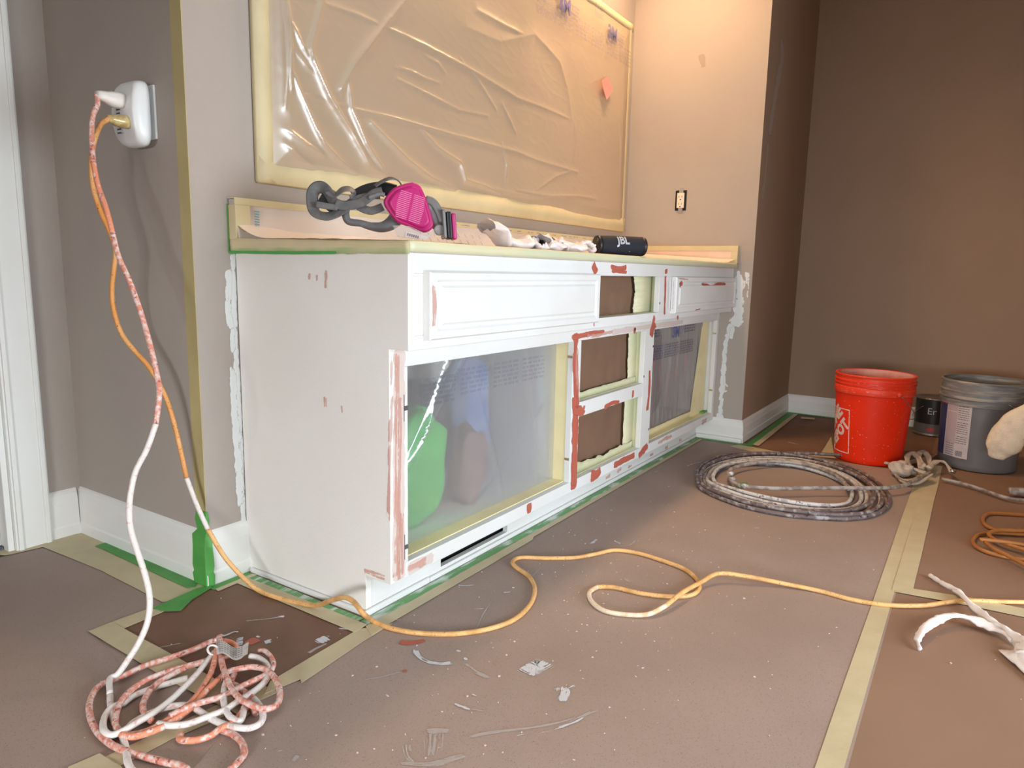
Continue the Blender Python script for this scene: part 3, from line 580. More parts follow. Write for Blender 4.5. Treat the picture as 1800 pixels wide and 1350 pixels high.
# ---------------------------------------------------------------- countertop wrapped in film and tape
ctp = thing('countertop', (1.1, -.28, T), 'long countertop and backsplash wrapped in pinkish film and yellow masking tape', 'countertop')
MB().box((-.013, YU-.014, T), (L-.001, -.001, TC)).build('slab', M['film_counter'] if False else mat('film_wrapped_stone', (.74, .64, .57, 1), .3, (.62, .54, .50, 1), 7), ctp, bevel=.004)
def fbs(u, v):
    x = -.013+(L+.010)*u; z = TC+.001+(.916-TC)*v
    if u < .001: z += .004
    d = .0035*noise.noise(Vector((x*14, z*18, 2)))+.003*abs(noise.noise(Vector((x*30+z*40, z*10, 5))))
    return (x, -.024-d-.012*(1-v)**3, z)
MB().box((-.012, -.022, TC+.0005), (L-.024, -.001, .918)).build('backsplash', mat('backsplash_stone', (.5, .46, .42, 1), .4), ctp)
grid('film', 160, 10, fbs, M['film_counter'], ctp)
MB().box((L-.022, YU-.014, TC+.0005), (L-.001, -.001, .895)).build('side_splash', mat('side_splash_film', (.80, .60, .46, 1), .35, (.74, .56, .43, 1), 6, bump=.6, bscale=20), ctp, bevel=.002)
# film lying over the counter, rising into a soft cove at the splashes
def ftop(u, v):
    x = -.010+(L-.018)*u; y = YU-.010+(-.028-YU+.010)*v
    z = TC+.0022+.0035*abs(noise.noise(Vector((x*16, y*16, 1))))+.010*math.exp(-((x-.02)/.09)**2)*v
    z += .045*math.exp(-((L-.024-x)/.085)**2)*(.35+.65*v)
    z += .030*max(0, (v-.8)/.2)**2
    if u > .995: z = min(z, .89)
    return (x, y, z)
grid('film', 120, 30, ftop, M['film_counter'], ctp)
def wob(a, b, n, s=0, amp=.0025): return [a+(b-a)*i/n+amp*noise.noise(Vector((i*.6, s, 0))) for i in range(n+1)]
def tape_band(name, P, Q, off, m, parent, n=60, amp=.0025, seed=0, th=.0009):
    """ribbon of tape between two 3-D lines, edges slightly uneven; off is the outward direction"""
    P0, P1 = map(Vector, P); Q0, Q1 = map(Vector, Q); O = Vector(off); b = MB(); vs = []
    for i in range(n+1):
        t = i/n; p = P0.lerp(P1, t); q = Q0.lerp(Q1, t); d = (q-p).normalized()
        p = p+d*amp*noise.noise(Vector((t*n*.35, seed, 0))); q = q+d*amp*noise.noise(Vector((t*n*.35, seed, 9)))
        r = (p+q)/2+O*(.0015*noise.noise(Vector((t*n*.2, seed, 3)))+.0005)
        vs += [p+O*.0006, r+O*.0004, q+O*.0006]
    for i in range(n): k = i*3; b.f += [(k, k+1, k+4, k+3), (k+1, k+2, k+5, k+4)]
    b.v = [tuple(x) for x in vs]; b.mi = [0]*len(b.f); o = b.build(name, m, parent, smooth=True)
    so = o.modifiers.new('solidify', 'SOLIDIFY'); so.thickness = th; so.offset = 0; return o
yf = YU-.0155; xl = -.0145
tape_band('masking_tape', (xl, yf, TC+.002), (xl, yf, T+.006), (-1, 0, 0), M['tape'], ctp) if False else None
tape_band('masking_tape', (xl, -.004, TC+.012), (xl, yf, TC+.0005), (-1, 0, 0), M['tape'], ctp) if False else None
def side_tape():
    b = MB(); vs = []; n = 40
    for i in range(n+1):
        y = -.001+(yf-.001)*i/n; t = i/n
        zt = TC+.010*(1-t)**1.5+.001+.0015*noise.noise(Vector((t*9, 3, 0))); zm = T+.008+.0015*noise.noise(Vector((t*14, 5, 0))); zb = T-.004+.003*noise.noise(Vector((t*22, 7, 0)))
        vs += [(xl-.001, y, zt), (xl-.0022, y, (zt+zm)/2), (xl-.001, y, zm), (xl-.0012, y, zb)]
    for i in range(n):
        k = i*4
        for j in range(3): b.f.append((k+j, k+j+1, k+j+5, k+j+4)); b.mi.append(1 if j == 2 else 0)
    b.v = vs; o = b.build('masking_tape', [M['tape'], mat('tape_over_green_side', (.42, .50, .24, 1), .5, (.58, .55, .33, 1), 16, .4, .6)], ctp, smooth=True)
    so = o.modifiers.new('solidify', 'SOLIDIFY'); so.thickness = .0008; so.offset = 0
side_tape()
tape_band('masking_tape', (xl, yf, TC+.002), (L-.002, yf, TC+.002), (0, -1, 0), M['tapepale'], ctp, seed=2) if False else None
def front_tape():
    b = MB(); vs = []; n = 120
    for i in range(n+1):
        x = xl+(L-.002-xl)*i/n
        zt = TC+.002+.0012*noise.noise(Vector((x*9, 3, 0))); zb = T+.001+.0015*noise.noise(Vector((x*22, 7, 0)))
        yy = yf-.001-.0012*noise.noise(Vector((x*7, 1, 1)))
        vs += [(x, yy+.004, zt+.0006), (x, yy, zt-.003), (x, yy-.0006, (zt+zb)/2), (x, yy, zb)]
    for i in range(n):
        k = i*4
        for j in range(3): b.f.append((k+j, k+j+1, k+j+5, k+j+4))
    b.mi = [0]*len(b.f); b.v = vs; o = b.build('masking_tape', mat('tape_over_green_front', (.60, .62, .42, 1), .5, (.68, .64, .42, 1), 5, .4, .6, stretch=(1, 1, 6)), ctp, smooth=True)
    so = o.modifiers.new('solidify', 'SOLIDIFY'); so.thickness = .0008; so.offset = 0
front_tape()
tape_band('masking_tape', (-.013, -.030, .9185), (L-.024, -.030, .9185), (0, -1, 0), M['tape'], ctp, n=20) if False else None
MB().prism([(-.0255, .905), (-.0285, .905), (-.0290, .921), (-.0005, .921), (-.0005, .9188), (-.0255, .9188)], -.0158, L-.03, axis=0).build('masking_tape', M['tape'], ctp)
MB().prism([(-.0162, -.0004), (-.0162, -.0302), (.024, -.0300), (.024, -.0292), (-.0152, -.0292), (-.0152, -.0004)], TC+.002, .9045).build('masking_tape', M['tape'], ctp)
MB().box((-.0172, -.0292, TC+.002), (-.0118, -.0012, .921)).build('green_tape', M['tapeg'], ctp) if False else None
gtp = Smears()
MB().prism([(L-.0225, .876), (L-.0238, .876), (L-.0240, .8982), (L-.0005, .8982), (L-.0005, .8960), (L-.0225, .8958)], YU-.0158, -.03, axis=1).build('masking_tape', M['tape'], ctp)
MB().prism([(L-.0005, YU-.0146), (L-.0005, YU-.0172), (L-.0246, YU-.0174), (L-.0246, YU+.012), (L-.0232, YU+.012), (L-.0232, YU-.0146)], TC+.003, .8978).build('masking_tape', M['tape'], ctp)
# faint print of green tape on the film at the left end of the backsplash
for i in range(7): gtp.add([(.035, -.0312, .893-.006*i), (.048, -.0312, .892-.006*i)], .004, (0, -1, 0))
gtp.build('film_print', smear_mat('green_film_print', (.25, .45, .30, 1), (.2, .3, .5, 1), .6), ctp)
gb = Smears()
for i in range(26):
    x = .62+i*.013; gb.add([(x, -.034, .884-.02*(i % 3)), (x+.012, -.034, .872-.02*(i % 3))], .003, (0, -1, 0))
for i in range(34):
    x = .80+i*.037+.012*math.sin(i*2.7); gb.add([(x, -.0302, .912), (x+.018+.006*math.sin(i), -.0302, .912)], .0045, (0, -1, 0), strength=.7)
gb.build('film_print', smear_mat('grey_blue_film_print', (.35, .33, .45, 1), (.4, .4, .5, 1), .7, amax=.7), ctp)
# green line at the bottom edge of the tape on the side
s = Smears()
s.add([(xl-.0035, -.004, T-.002), (xl-.0035, -.20, T-.003), (xl-.0035, -.36, T-.002)], .006, (-1, 0, 0), taper=.02)
s.add([(xl-.0042, -.004, T+.0), (xl-.0042, -.004, .905)], .004, (-1, 0, 0), taper=.02)
s.build('green_tape_edge', smear_mat('green_tape_line', (.07, .33, .06, 1), (.10, .36, .09, 1), .35), ctp)
# ---------------------------------------------------------------- masked mirror
mr_ = thing('masked_mirror', (1.1, 0, .97), 'large wall mirror masked with wrinkled plastic film and a yellow tape border', 'mirror')
mx0, mx1, mz0, mz1 = .065, 2.16, .965, 1.905
MB().box((mx0+.03, -.008, mz0+.03), (mx1-.03, -.001, mz1-.03)).build('glass', M['mirror'], mr_)
creases = []
def crease(l, a, w): creases.append(([(q[0], q[2]) for q in l], a, w))
crease([(0.15,0,1.4),(0.1564,0,1.3465),(0.1553,0,1.2283),(0.1591,0,1.1932)], .014, .007)
crease([(0.1399,0,1.3969),(0.1453,0,1.3214),(0.1463,0,1.217),(0.1403,0,1.1494)], .012, .009)
crease([(0.2694,0,1.4366),(0.2213,0,1.3057),(0.2294,0,1.2765),(0.2814,0,1.2007),(0.3596,0,1.1282),(0.4288,0,1.0476),(0.49,0,1.0332)], .016, .010)
crease([(0.1683,0,1.3472),(0.198,0,1.3024),(0.2238,0,1.2725)], .009, .006)
crease([(0.5782,0,1.5311),(0.4794,0,1.4224),(0.376,0,1.3075),(0.3274,0,1.2331)], .016, .011)
crease([(0.3546,0,1.2678),(0.363,0,1.1879),(0.4145,0,1.107),(0.5017,0,1.0298)], .014, .008)
crease([(0.1577,0,1.246),(0.1887,0,1.19),(0.2334,0,1.1157),(0.2588,0,1.083),(0.3167,0,1.0479),(0.3804,0,1.0246)], .013, .007)
crease([(0.1384,0,1.0995),(0.1953,0,1.0733),(0.2579,0,1.0543)], .011, .007)
crease([(0.137,0,1.0643),(0.171,0,1.042),(0.2193,0,1.0248)], .010, .006)
crease([(0.4375,0,1.1656),(0.5146,0,1.1224),(0.5874,0,1.0845),(0.7003,0,1.0481),(0.8241,0,1.0263)], .013, .008)
crease([(0.6546,0,1.1823),(0.7277,0,1.1431),(0.8443,-0,1.112),(0.8757,0,1.0612),(0.9825,0,1.0542),(1.1017,0,1.0352)], .012, .008)
crease([(0.1887,0,1.19),(0.3466,0,1.1892),(0.5708,0,1.1955),(0.7929,0,1.1933),(0.9466,0,1.1944),(1.1817,0,1.197),(1.3417,0,1.1864),(1.6492,0,1.1817)], .007, .006)
crease([(0.2252,0,1.423),(0.387,0,1.4342),(0.5322,0,1.4308),(0.655,0,1.4275),(0.8921,0,1.4134),(1.1749,0,1.3821),(1.3321,0,1.3852),(1.601,0,1.3795)], .007, .007)
crease([(0.8689,0,1.5347),(1.0619,0,1.5421),(1.2804,0,1.625),(1.4722,0,1.5762),(1.5463,0,1.4859),(1.5862,0,1.3836)], .010, .030)
crease([(0.9291,0,1.6038),(1.1668,0,1.6019),(1.2421,0,1.6069)], .010, .018)
crease([(0.1713,0,1.289),(0.2055,0,1.264),(0.2466,0,1.2394)], .007, .006)
crease([(0.5406,0,1.3361),(0.6089,0,1.341),(0.6732,0,1.3345),(0.7408,-0,1.3362)], .005, .005)
crease([(0.5475,0,1.3065),(0.6214,0,1.2988),(0.7272,0,1.2878),(0.8423,0,1.2759),(1.0007,0,1.2873)], .006, .005)
crease([(0.6732,0,1.3998),(0.7268,0,1.3931),(0.7686,0,1.3728)], .005, .005)
crease([(0.8404,0,1.4325),(0.9331,0,1.3925),(1.051,0,1.3154)], .006, .005)
crease([(1.0853,0,1.341),(1.1409,0,1.2934),(1.1794,0,1.2606)], .006, .005)
crease([(1.0893,0,1.2069),(1.1202,0,1.1426),(1.1118,-0,1.0622)], .008, .006)
crease([(1.6101,0,1.3879),(1.6196,0,1.3219),(1.6112,0,1.2297)], .006, .006)
crease([(2.0259,0,1.4878),(2.059,0,1.3422),(2.0833,0,1.1648)], .006, .006)
crease([(1.1867,0,1.0599),(1.4345,0,1.0632),(1.6711,0,1.086),(1.8303,0,1.089)], .006, .006)
crease([(1.3261,0,1.0741),(1.4749,0,1.1449),(1.6143,0,1.1843)], .005, .006)
crease([(1.0063,0,1.051),(1.1873,0,1.0456),(1.3698,-0,1.0462)], .007, .006)
NU, NV = 520, 240
X_ = np.linspace(mx0+.012, mx1-.012, NU+1)[None, :].repeat(NV+1, 0); Z_ = np.linspace(mz0+.012, mz1-.012, NV+1)[:, None].repeat(NU+1, 1)
D_ = np.zeros_like(X_)
for pl, am, wd in creases:
    best = np.full(X_.shape, 1e9); bt = np.zeros_like(X_)
    tot = len(pl)-1
    for i in range(tot):
        ax, az = pl[i]; bx, bz = pl[i+1]; t = np.clip(((X_-ax)*(bx-ax)+(Z_-az)*(bz-az))/((bx-ax)**2+(bz-az)**2), 0, 1)
        q = np.hypot(X_-ax-t*(bx-ax), Z_-az-t*(bz-az)); m_ = q < best; best[m_] = q[m_]; bt[m_] = (i+t[m_])/tot
    D_ = np.maximum(D_, am*np.exp(-(best/wd))*(1-.5*np.abs(bt*2-1)))
nz = np.array([[noise.noise(Vector((X_[0, i]*3.2, Z_[j, 0]*3.6, 4)))*.009+(1-abs(noise.noise(Vector((X_[0, i]*9+Z_[j, 0]*6, Z_[j, 0]*20, 8)))))**10*.0005+noise.noise(Vector((X_[0, i]*22, Z_[j, 0]*60, 3)))*.0003 for i in range(NU+1)] for j in range(NV+1)])
E_ = np.minimum(np.minimum(X_-mx0, mx1-X_), np.minimum(Z_-mz0, mz1-Z_)); E_ = np.clip((E_-.03)/.06, 0, 1)
Yf = -.013-(D_+nz+.006)*E_
b = MB(); b.v = [(float(a), float(c), float(d)) for a, c, d in zip(X_.ravel(), Yf.ravel(), Z_.ravel())]
W1 = NU+1; b.f = [(j*W1+i, j*W1+i+1, (j+1)*W1+i+1, (j+1)*W1+i) for j in range(NV) for i in range(NU)]; b.mi = [0]*len(b.f)
b.build('film', M['film'], mr_, smooth=True)
tw = .045
def mtape(x0, x1, z0, z1, seed):
    horiz = (x1-x0) > (z1-z0); n = 70; b = MB(); vs = []
    for i in range(n+1):
        t = i/n
        if horiz: x = x0+(x1-x0)*t; a = .003*noise.noise(Vector((x*12, seed, 0))); ys = -.0145-.002*abs(noise.noise(Vector((x*14, seed, 2)))); vs += [(x, -.003, z0-.002 if z0 < 1.2 else z0+a), (x, ys, z0+.002+(0 if z0 < 1.2 else a)), (x, ys-.0015, (z0+z1)/2), (x, -.0145, z1+(a if z0 < 1.2 else 0))]
        else: z = z0+(z1-z0)*t; a = .002*noise.noise(Vector((z*12, seed, 0))); ys = -.0146; left = x0 < 1; vs += [(x0+(0 if left else a), -.003 if left else ys, z), (x0+.002, ys, z), ((x0+x1)/2, ys-.001, z), (x1+(a if left else 0), ys if left else -.003, z)]
    for i in range(n):
        for j in range(3): k = i*4+j; b.f.append((k, k+1, k+5, k+4))
    b.v = vs; b.mi = [0]*len(b.f); o = b.build('masking_tape', M['tape'], mr_, smooth=True)
    so = o.modifiers.new('solidify', 'SOLIDIFY'); so.thickness = .0008; so.offset = 0
mtape(mx0, mx1, mz0, mz0+.062, 1); mtape(mx0, mx1, mz1-.035, mz1, 2); mtape(mx0-.002, mx0+.052, mz0, mz1, 3); mtape(mx1-.035, mx1+.002, mz0, mz1, 4)
# printing on the film: repeated blue 3M mark with text lines, top right
def flat_text(body, size, origin, udir, vdir, bold=0, lift=0):
    vs, fs = text_verts(body, size, bold); O = Vector(origin); U = Vector(udir); V = Vector(vdir)
    return [O+U*v.x+V*v.y for v in vs], fs
def ink(name, col, a):
    m_ = mat(name, col, .5); m_.node_tree.nodes['Principled BSDF'].inputs['Alpha'].default_value = a; return m_
def film_print(par, spots, y, sc=1.0, lines=(), m=None, nrm=(0, -1, 0)):
    for (x, z) in spots:
        b = MB()
        vs, fs = flat_text('3M', .075*sc, (x, y, z), (1, 0, 0), (0, 0, 1), .003*sc); b.add(vs, fs)
        vs, fs = flat_text('Masking Film', .011*sc, (x-.004, y, z-.034*sc), (1, 0, 0), (0, 0, 1)); b.add(vs, fs)
        for k, t in enumerate(('Hand-Masker', 'Pre-Folded', 'Masking Film', 'Painting')):
            vs, fs = flat_text(t, .013*sc, (x+.085*sc, y, z+.018*sc-.014*sc*k), (1, 0, 0), (0, 0, 1)); b.add(vs, fs)
        tag(b.build('film_logo', m or M['blue_print'], par), kind='stuff')
    if not lines: return
    b = MB()
    for (x0, x1, z0, z1, nl) in lines:
        for k in range(nl):
            z = z1+(z0-z1)*(k+.5)/nl; x = x0
            while x < x1:
                wv = random.uniform(.012, .032); h = (z1-z0)/nl*.28
                b.add([(x, y, z-h), (min(x+wv, x1), y, z-h), (min(x+wv, x1), y, z+h), (x, y, z+h)], [(0, 1, 2, 3)]); x += wv+.006
    o = b.build('film_print', m or M['blue_print'], par); return tag(o, kind='stuff')
pm = ink('faded_blue_print', (.10, .12, .36, 1), .75); pm2 = ink('faint_blue_print', (.25, .24, .36, 1), .32)
film_print(mr_, [(q[0], q[2]) for q in [(1.914,-0.03,1.7959),(1.487,-0.03,1.7836)]], -.030, 1.0, [], pm)
film_print(mr_, [], -.030, 1, [(1.28, 1.42, 1.70, 1.76, 5), (1.44, 1.56, 1.70, 1.77, 5), (1.58, 1.70, 1.70, 1.775, 5), (1.72, 1.83, 1.70, 1.775, 5), (1.86, 1.97, 1.70, 1.775, 5), (1.99, 2.11, 1.70, 1.775, 5), (1.74, 1.82, 1.82, 1.88, 4)], pm2)
film_print(mo, [(.37, .615)], -.4470, .8, [], pm)
film_print(mo, [], -.447, 1, [(.16, .28, .45, .52, 6), (.30, .42, .46, .53, 6), (.44, .56, .46, .53, 6), (.58, .70, .46, .53, 6), (.56, .70, .555, .59, 4)], ink('faint_film_print', (.10, .12, .2, 1), .2))
film_print(mo5, [(1.76, .53)], -.4505, .9, [], pm)
film_print(mo5, [], -.4505, 1, [(1.46, 1.62, .43, .49, 6), (1.64, 1.80, .43, .49, 6), (1.82, 1.98, .43, .49, 6), (1.86, 1.99, .52, .58, 5), (1.46, 1.58, .52, .58, 5)], ink('dark_film_print', (.05, .06, .2, 1), .5))
# pink sticky note on the film
nt_ = [(1.8177,-0.032,1.5813),(1.8761,-0.032,1.613),(1.9322,-0.032,1.5684),(1.863,-0.032,1.5112)]
b = MB(); c = Vector(nt_[0])
g = []
for j in range(7):
    for i in range(7):
        u, v = i/6, j/6; p = (Vector(nt_[0])*(1-u)+Vector(nt_[1])*u)*(1-v)+(Vector(nt_[3])*(1-u)+Vector(nt_[2])*u)*v
        g.append((p.x, p.y-.006*v*v*(1-u)-.001, p.z))
b.add(g, [(j*7+i, j*7+i+1, j*7+i+8, j*7+i+7) for j in range(6) for i in range(6)])
o = b.build('sticky_note', M['pink_note'], loc=nt_[0]); so = o.modifiers.new('s', 'SOLIDIFY'); so.thickness = .0006
tag(o, 'small pink sticky note stuck on the film over the mirror', 'note')
# ---------------------------------------------------------------- bare receptacle in the right wall
rc = thing('wall_receptacle', (L, -.274, 1.107), 'white electrical receptacle without cover plate in the tan wall above the counter', 'outlet')
MB().box((L-.0012, -.301, 1.061), (L, -.247, 1.153)).build('box_opening', M['dark'], rc)
MB().box((L-.010, -.2915, 1.073), (L-.001, -.2575, 1.141)).build('receptacle_face', M['recept'], rc, bevel=.0015)
for z0, z1 in ((1.141, 1.160), (1.052, 1.073)): MB().box((L-.0030, -.284, z0), (L-.0012, -.264, z1)).build('mounting_strap', M['steel'], rc)
b = MB()
for zc in (1.122, 1.090):
    b.box((L-.0104, -.282, zc-.003), (L-.0099, -.2800, zc+.006)).box((L-.0104, -.2690, zc-.003), (L-.0099, -.2670, zc+.006)).box((L-.0104, -.277, zc-.014), (L-.0099, -.272, zc-.009))
b.build('slots', M['dark'], rc)
# filled patch above it
s = Smears(); s.add([(L-.0002, -.33, 1.74), (L-.0002, -.345, 1.69)], .028, (-1, 0, 0)); 
o = s.build('wall_filler_patch', smear_mat('filler', (.50, .40, .33, 1), (.46, .38, .32, 1), .6, amax=.5)); tag(o, kind='structure'); o.name = 'trim_3'
s = Smears()
P_ = [(2.3818,-0.6275,1.8068),(2.4346,-0.6275,1.7481),(2.382,-0.6275,1.6145),(2.3399,-0.6275,1.4845),(2.3105,-0.6275,1.382)]
s.add(P_, .07, (0, -1, 0)); s.add([(2.2983,-0.6275,1.3558),(2.2955,-0.6275,1.2329),(2.2732,-0.6275,1.1069)], .03, (0, -1, 0))
o = s.build('trim_4', M['s_wallgrey']); tag(o, kind='structure')
# white primer brushed on the walls round the cabinet
s = Smears(); ny = (0, -1, 0)
s.add([(-.006, -.0002, .79), (-.010, -.0002, .60), (-.007, -.0002, .4), (-.008, -.0002, .2), (-.007, -.0002, .135)], .022, ny, taper=.01)
s.add([(-0.0185,-0.0003,0.7606),(-0.0246,-0.0003,0.6672),(-0.0196,-0.0003,0.6129)], .022, ny); s.add([(-0.0161,-0.0003,0.6195),(-0.016,-0.0003,0.5579)], .020, ny); s.add([(-0.0275,-0.0003,0.7008),(-0.0255,-0.0003,0.6807)], .010, ny)
s.add([(-0.0189,-0.0003,0.5306),(-0.0195,-0.0003,0.419),(-0.0153,-0.0003,0.3041),(-0.0125,-0.0003,0.1571)], .030, ny); s.add([(-0.0242,-0.0003,0.1159),(-0.0094,-0.0003,0.0814)], .040, ny); s.add([(-0.0358,-0.0003,0.0779),(-0.0139,-0.0003,0.0903)], .020, ny)
nx = (-1, 0, 0)
s.add([(2.2047,-0.5633,0.7826),(2.2047,-0.5724,0.7268),(2.2047,-0.5752,0.65),(2.2047,-0.5746,0.5855),(2.2047,-0.5648,0.5408)], .058, nx, taper=.03, jitter=.5)
s.add([(2.2047,-0.5575,0.5716),(2.2047,-0.5455,0.5188),(2.2047,-0.5282,0.4651),(2.2047,-0.5267,0.3322),(2.2047,-0.5251,0.1976),(2.2047,-0.5239,0.094)], .034, nx, taper=.02, jitter=.5)
s.add([(2.2047,-0.555,0.5324),(2.2047,-0.5482,0.4797)], .030, nx); s.add([(2.2047,-0.5236,0.4171),(2.2047,-0.5249,0.3587)], .012, nx); s.add([(2.2047,-0.5337,0.3062),(2.2047,-0.5356,0.2392)], .012, nx)
s.add([(2.2047,-0.6013,0.7833),(2.2047,-0.6078,0.7277)], .022, nx); s.add([(2.2047,-0.5333,0.2739),(2.2047,-0.5531,0.2546)], .012, nx); s.add([(2.2047,-0.5361,0.2312),(2.2047,-0.5491,0.2353)], .010, nx)
s.add([(2.2047,-0.6105,0.7607),(2.2047,-0.6122,0.7024),(2.2047,-0.6099,0.6642)], .014, nx, strength=.8)
o = s.build('trim_5', M['s_putty']); tag(o, kind='structure')
# ---------------------------------------------------------------- surge protector, plate and plugs on the left wall
sp = thing('surge_protector', (A, .145, 1.09), 'white plug-in surge protector on the outlet with two extension cords plugged in', 'surge protector')
MB().box((A-.006, .110, 1.045), (A, .184, 1.163)).build('wall_plate', M['plastic_white'], sp, bevel=.0025)
MB().box((A-.024, .130, 1.055), (A-.005, .178, 1.150)).build('back_shell', M['navy'], sp, bevel=.004)
def shell(x0, x1, yc, zc, hy, hz, name, m, k=6):
    vs = []; fs = []; n = 40; rings = [(0, 1.0), (.25, 1.0), (.55, .985), (.8, .95), (.95, .88), (1.0, .80)]
    for t, s_ in rings:
        for i in range(n):
            a = 2*math.pi*i/n; cx, sy = math.cos(a), math.sin(a); p = .42
            yy = math.copysign(abs(cx)**p, cx)*hy*s_; zz = math.copysign(abs(sy)**p, sy)*hz*s_
            bow = (zz/hz)**2*.40
            vs.append((x0+(x1-x0)*t*(1-bow), yc+yy, zc+zz))
    for r in range(len(rings)-1):
        for i in range(n): fs.append((r*n+i, r*n+(i+1) % n, (r+1)*n+(i+1) % n, (r+1)*n+i))
    e = (len(rings)-1)*n; vs.append((x1, yc, zc)); ce = len(vs)-1
    for i in range(n): fs.append((e+i, e+(i+1) % n, ce))
    fs.append(tuple(range(n))[::-1]); return MB().add(vs, fs).build(name, m, sp, smooth=True)
shell(A-.022, A-.060, .150, 1.097, .050, .071, 'housing', M['plastic_white'])
for zc in (1.098, 1.056):
    b = MB(); b.box((A-.0605, .155, zc-.004), (A-.0595, .170, zc-.001)).box((A-.0605, .155, zc+.004), (A-.0595, .170, zc+.007)); b.build('outlet_slot', M['navy'], sp)

# ---------------------------------------------------------------- extension cord with white plug (paint covered), hangs and coils on the floor
def cord(th, name, pts, r, m, n=8, seg=6): 
    b = MB(); b.sweep(spline(pts, seg), r, n=n); return b.build(name, m, th, smooth=True)
ec = thing('extension_cord', (-.20, .14, 0), 'paint-covered pink and white extension cord hanging from the surge protector into a tangled coil', 'cord')
pz = 1.120
b = MB(); b.sweep([(A-.056, .150, pz), (A-.068, .150, pz), (A-.082, .149, pz), (A-.094, .148, pz+.001), (A-.104, .147, pz+.002), (A-.112, .146, pz+.002)], [.0175, .018, .0175, .0135, .011, .009], [.0165, .017, .016, .0125, .0105, .009], n=14, power=.65); b.build('plug', M['ivory'], ec, smooth=True)
RA = .0056
VA = [(-.222, .146, pz+.001)]+[(-0.224,0.1375,1.1027),(-0.2366,0.1375,1.0735),(-0.2478,0.1258,1.0299),(-0.2583,0.1053,0.9746),(-0.264,0.0821,0.9264),(-0.2657,0.0533,0.8788),(-0.2701,0.0251,0.826),(-0.2743,0.0009,0.7797),(-0.2734,-0.0343,0.7284),(-0.275,-0.0689,0.6722),(-0.2792,-0.1027,0.6114),(-0.2846,-0.1305,0.5568),(-0.2911,-0.1491,0.5137),(-0.3087,-0.1611,0.455),(-0.3297,-0.1606,0.4075),(-0.3516,-0.1548,0.3657),(-0.3696,-0.1613,0.3144),(-0.3795,-0.1761,0.2691),(-0.3821,-0.1982,0.2296),(-0.3836,-0.225,0.1857),(-0.3879,-0.2439,0.147),(-0.3987,-0.2528,0.1086),(-0.416,-0.2506,0.0723),(-0.4346,-0.2423,0.0419),(-0.4504,-0.2338,0.0184)]
VB0 = VA[:12]; 
cord(ec, 'wire', VA[:5], RA, M['cord_pink']); cord(ec, 'wire', VA[4:8], RA, M['cord_coral']); cord(ec, 'wire', VA[7:15], RA, M['cord_pink']); 
z_end = RA
cord(ec, 'wire', VA[14:]+[tuple(list(q)+[RA*(2.5-.5*i)]) for i, q in enumerate([(-0.4634,-0.2307),(-0.485,-0.2724)])], RA, M['cord_white'])
def floor_path(P, z0, z1=None, amp=0, seed=0):
    n = len(P); z1 = z0 if z1 is None else z1
    return [(p[0], p[1], max(RA+.0008, z0+(z1-z0)*i/max(1, n-1)+amp*noise.noise(Vector((i*.7, seed, 0))))) for i, p in enumerate(P)]
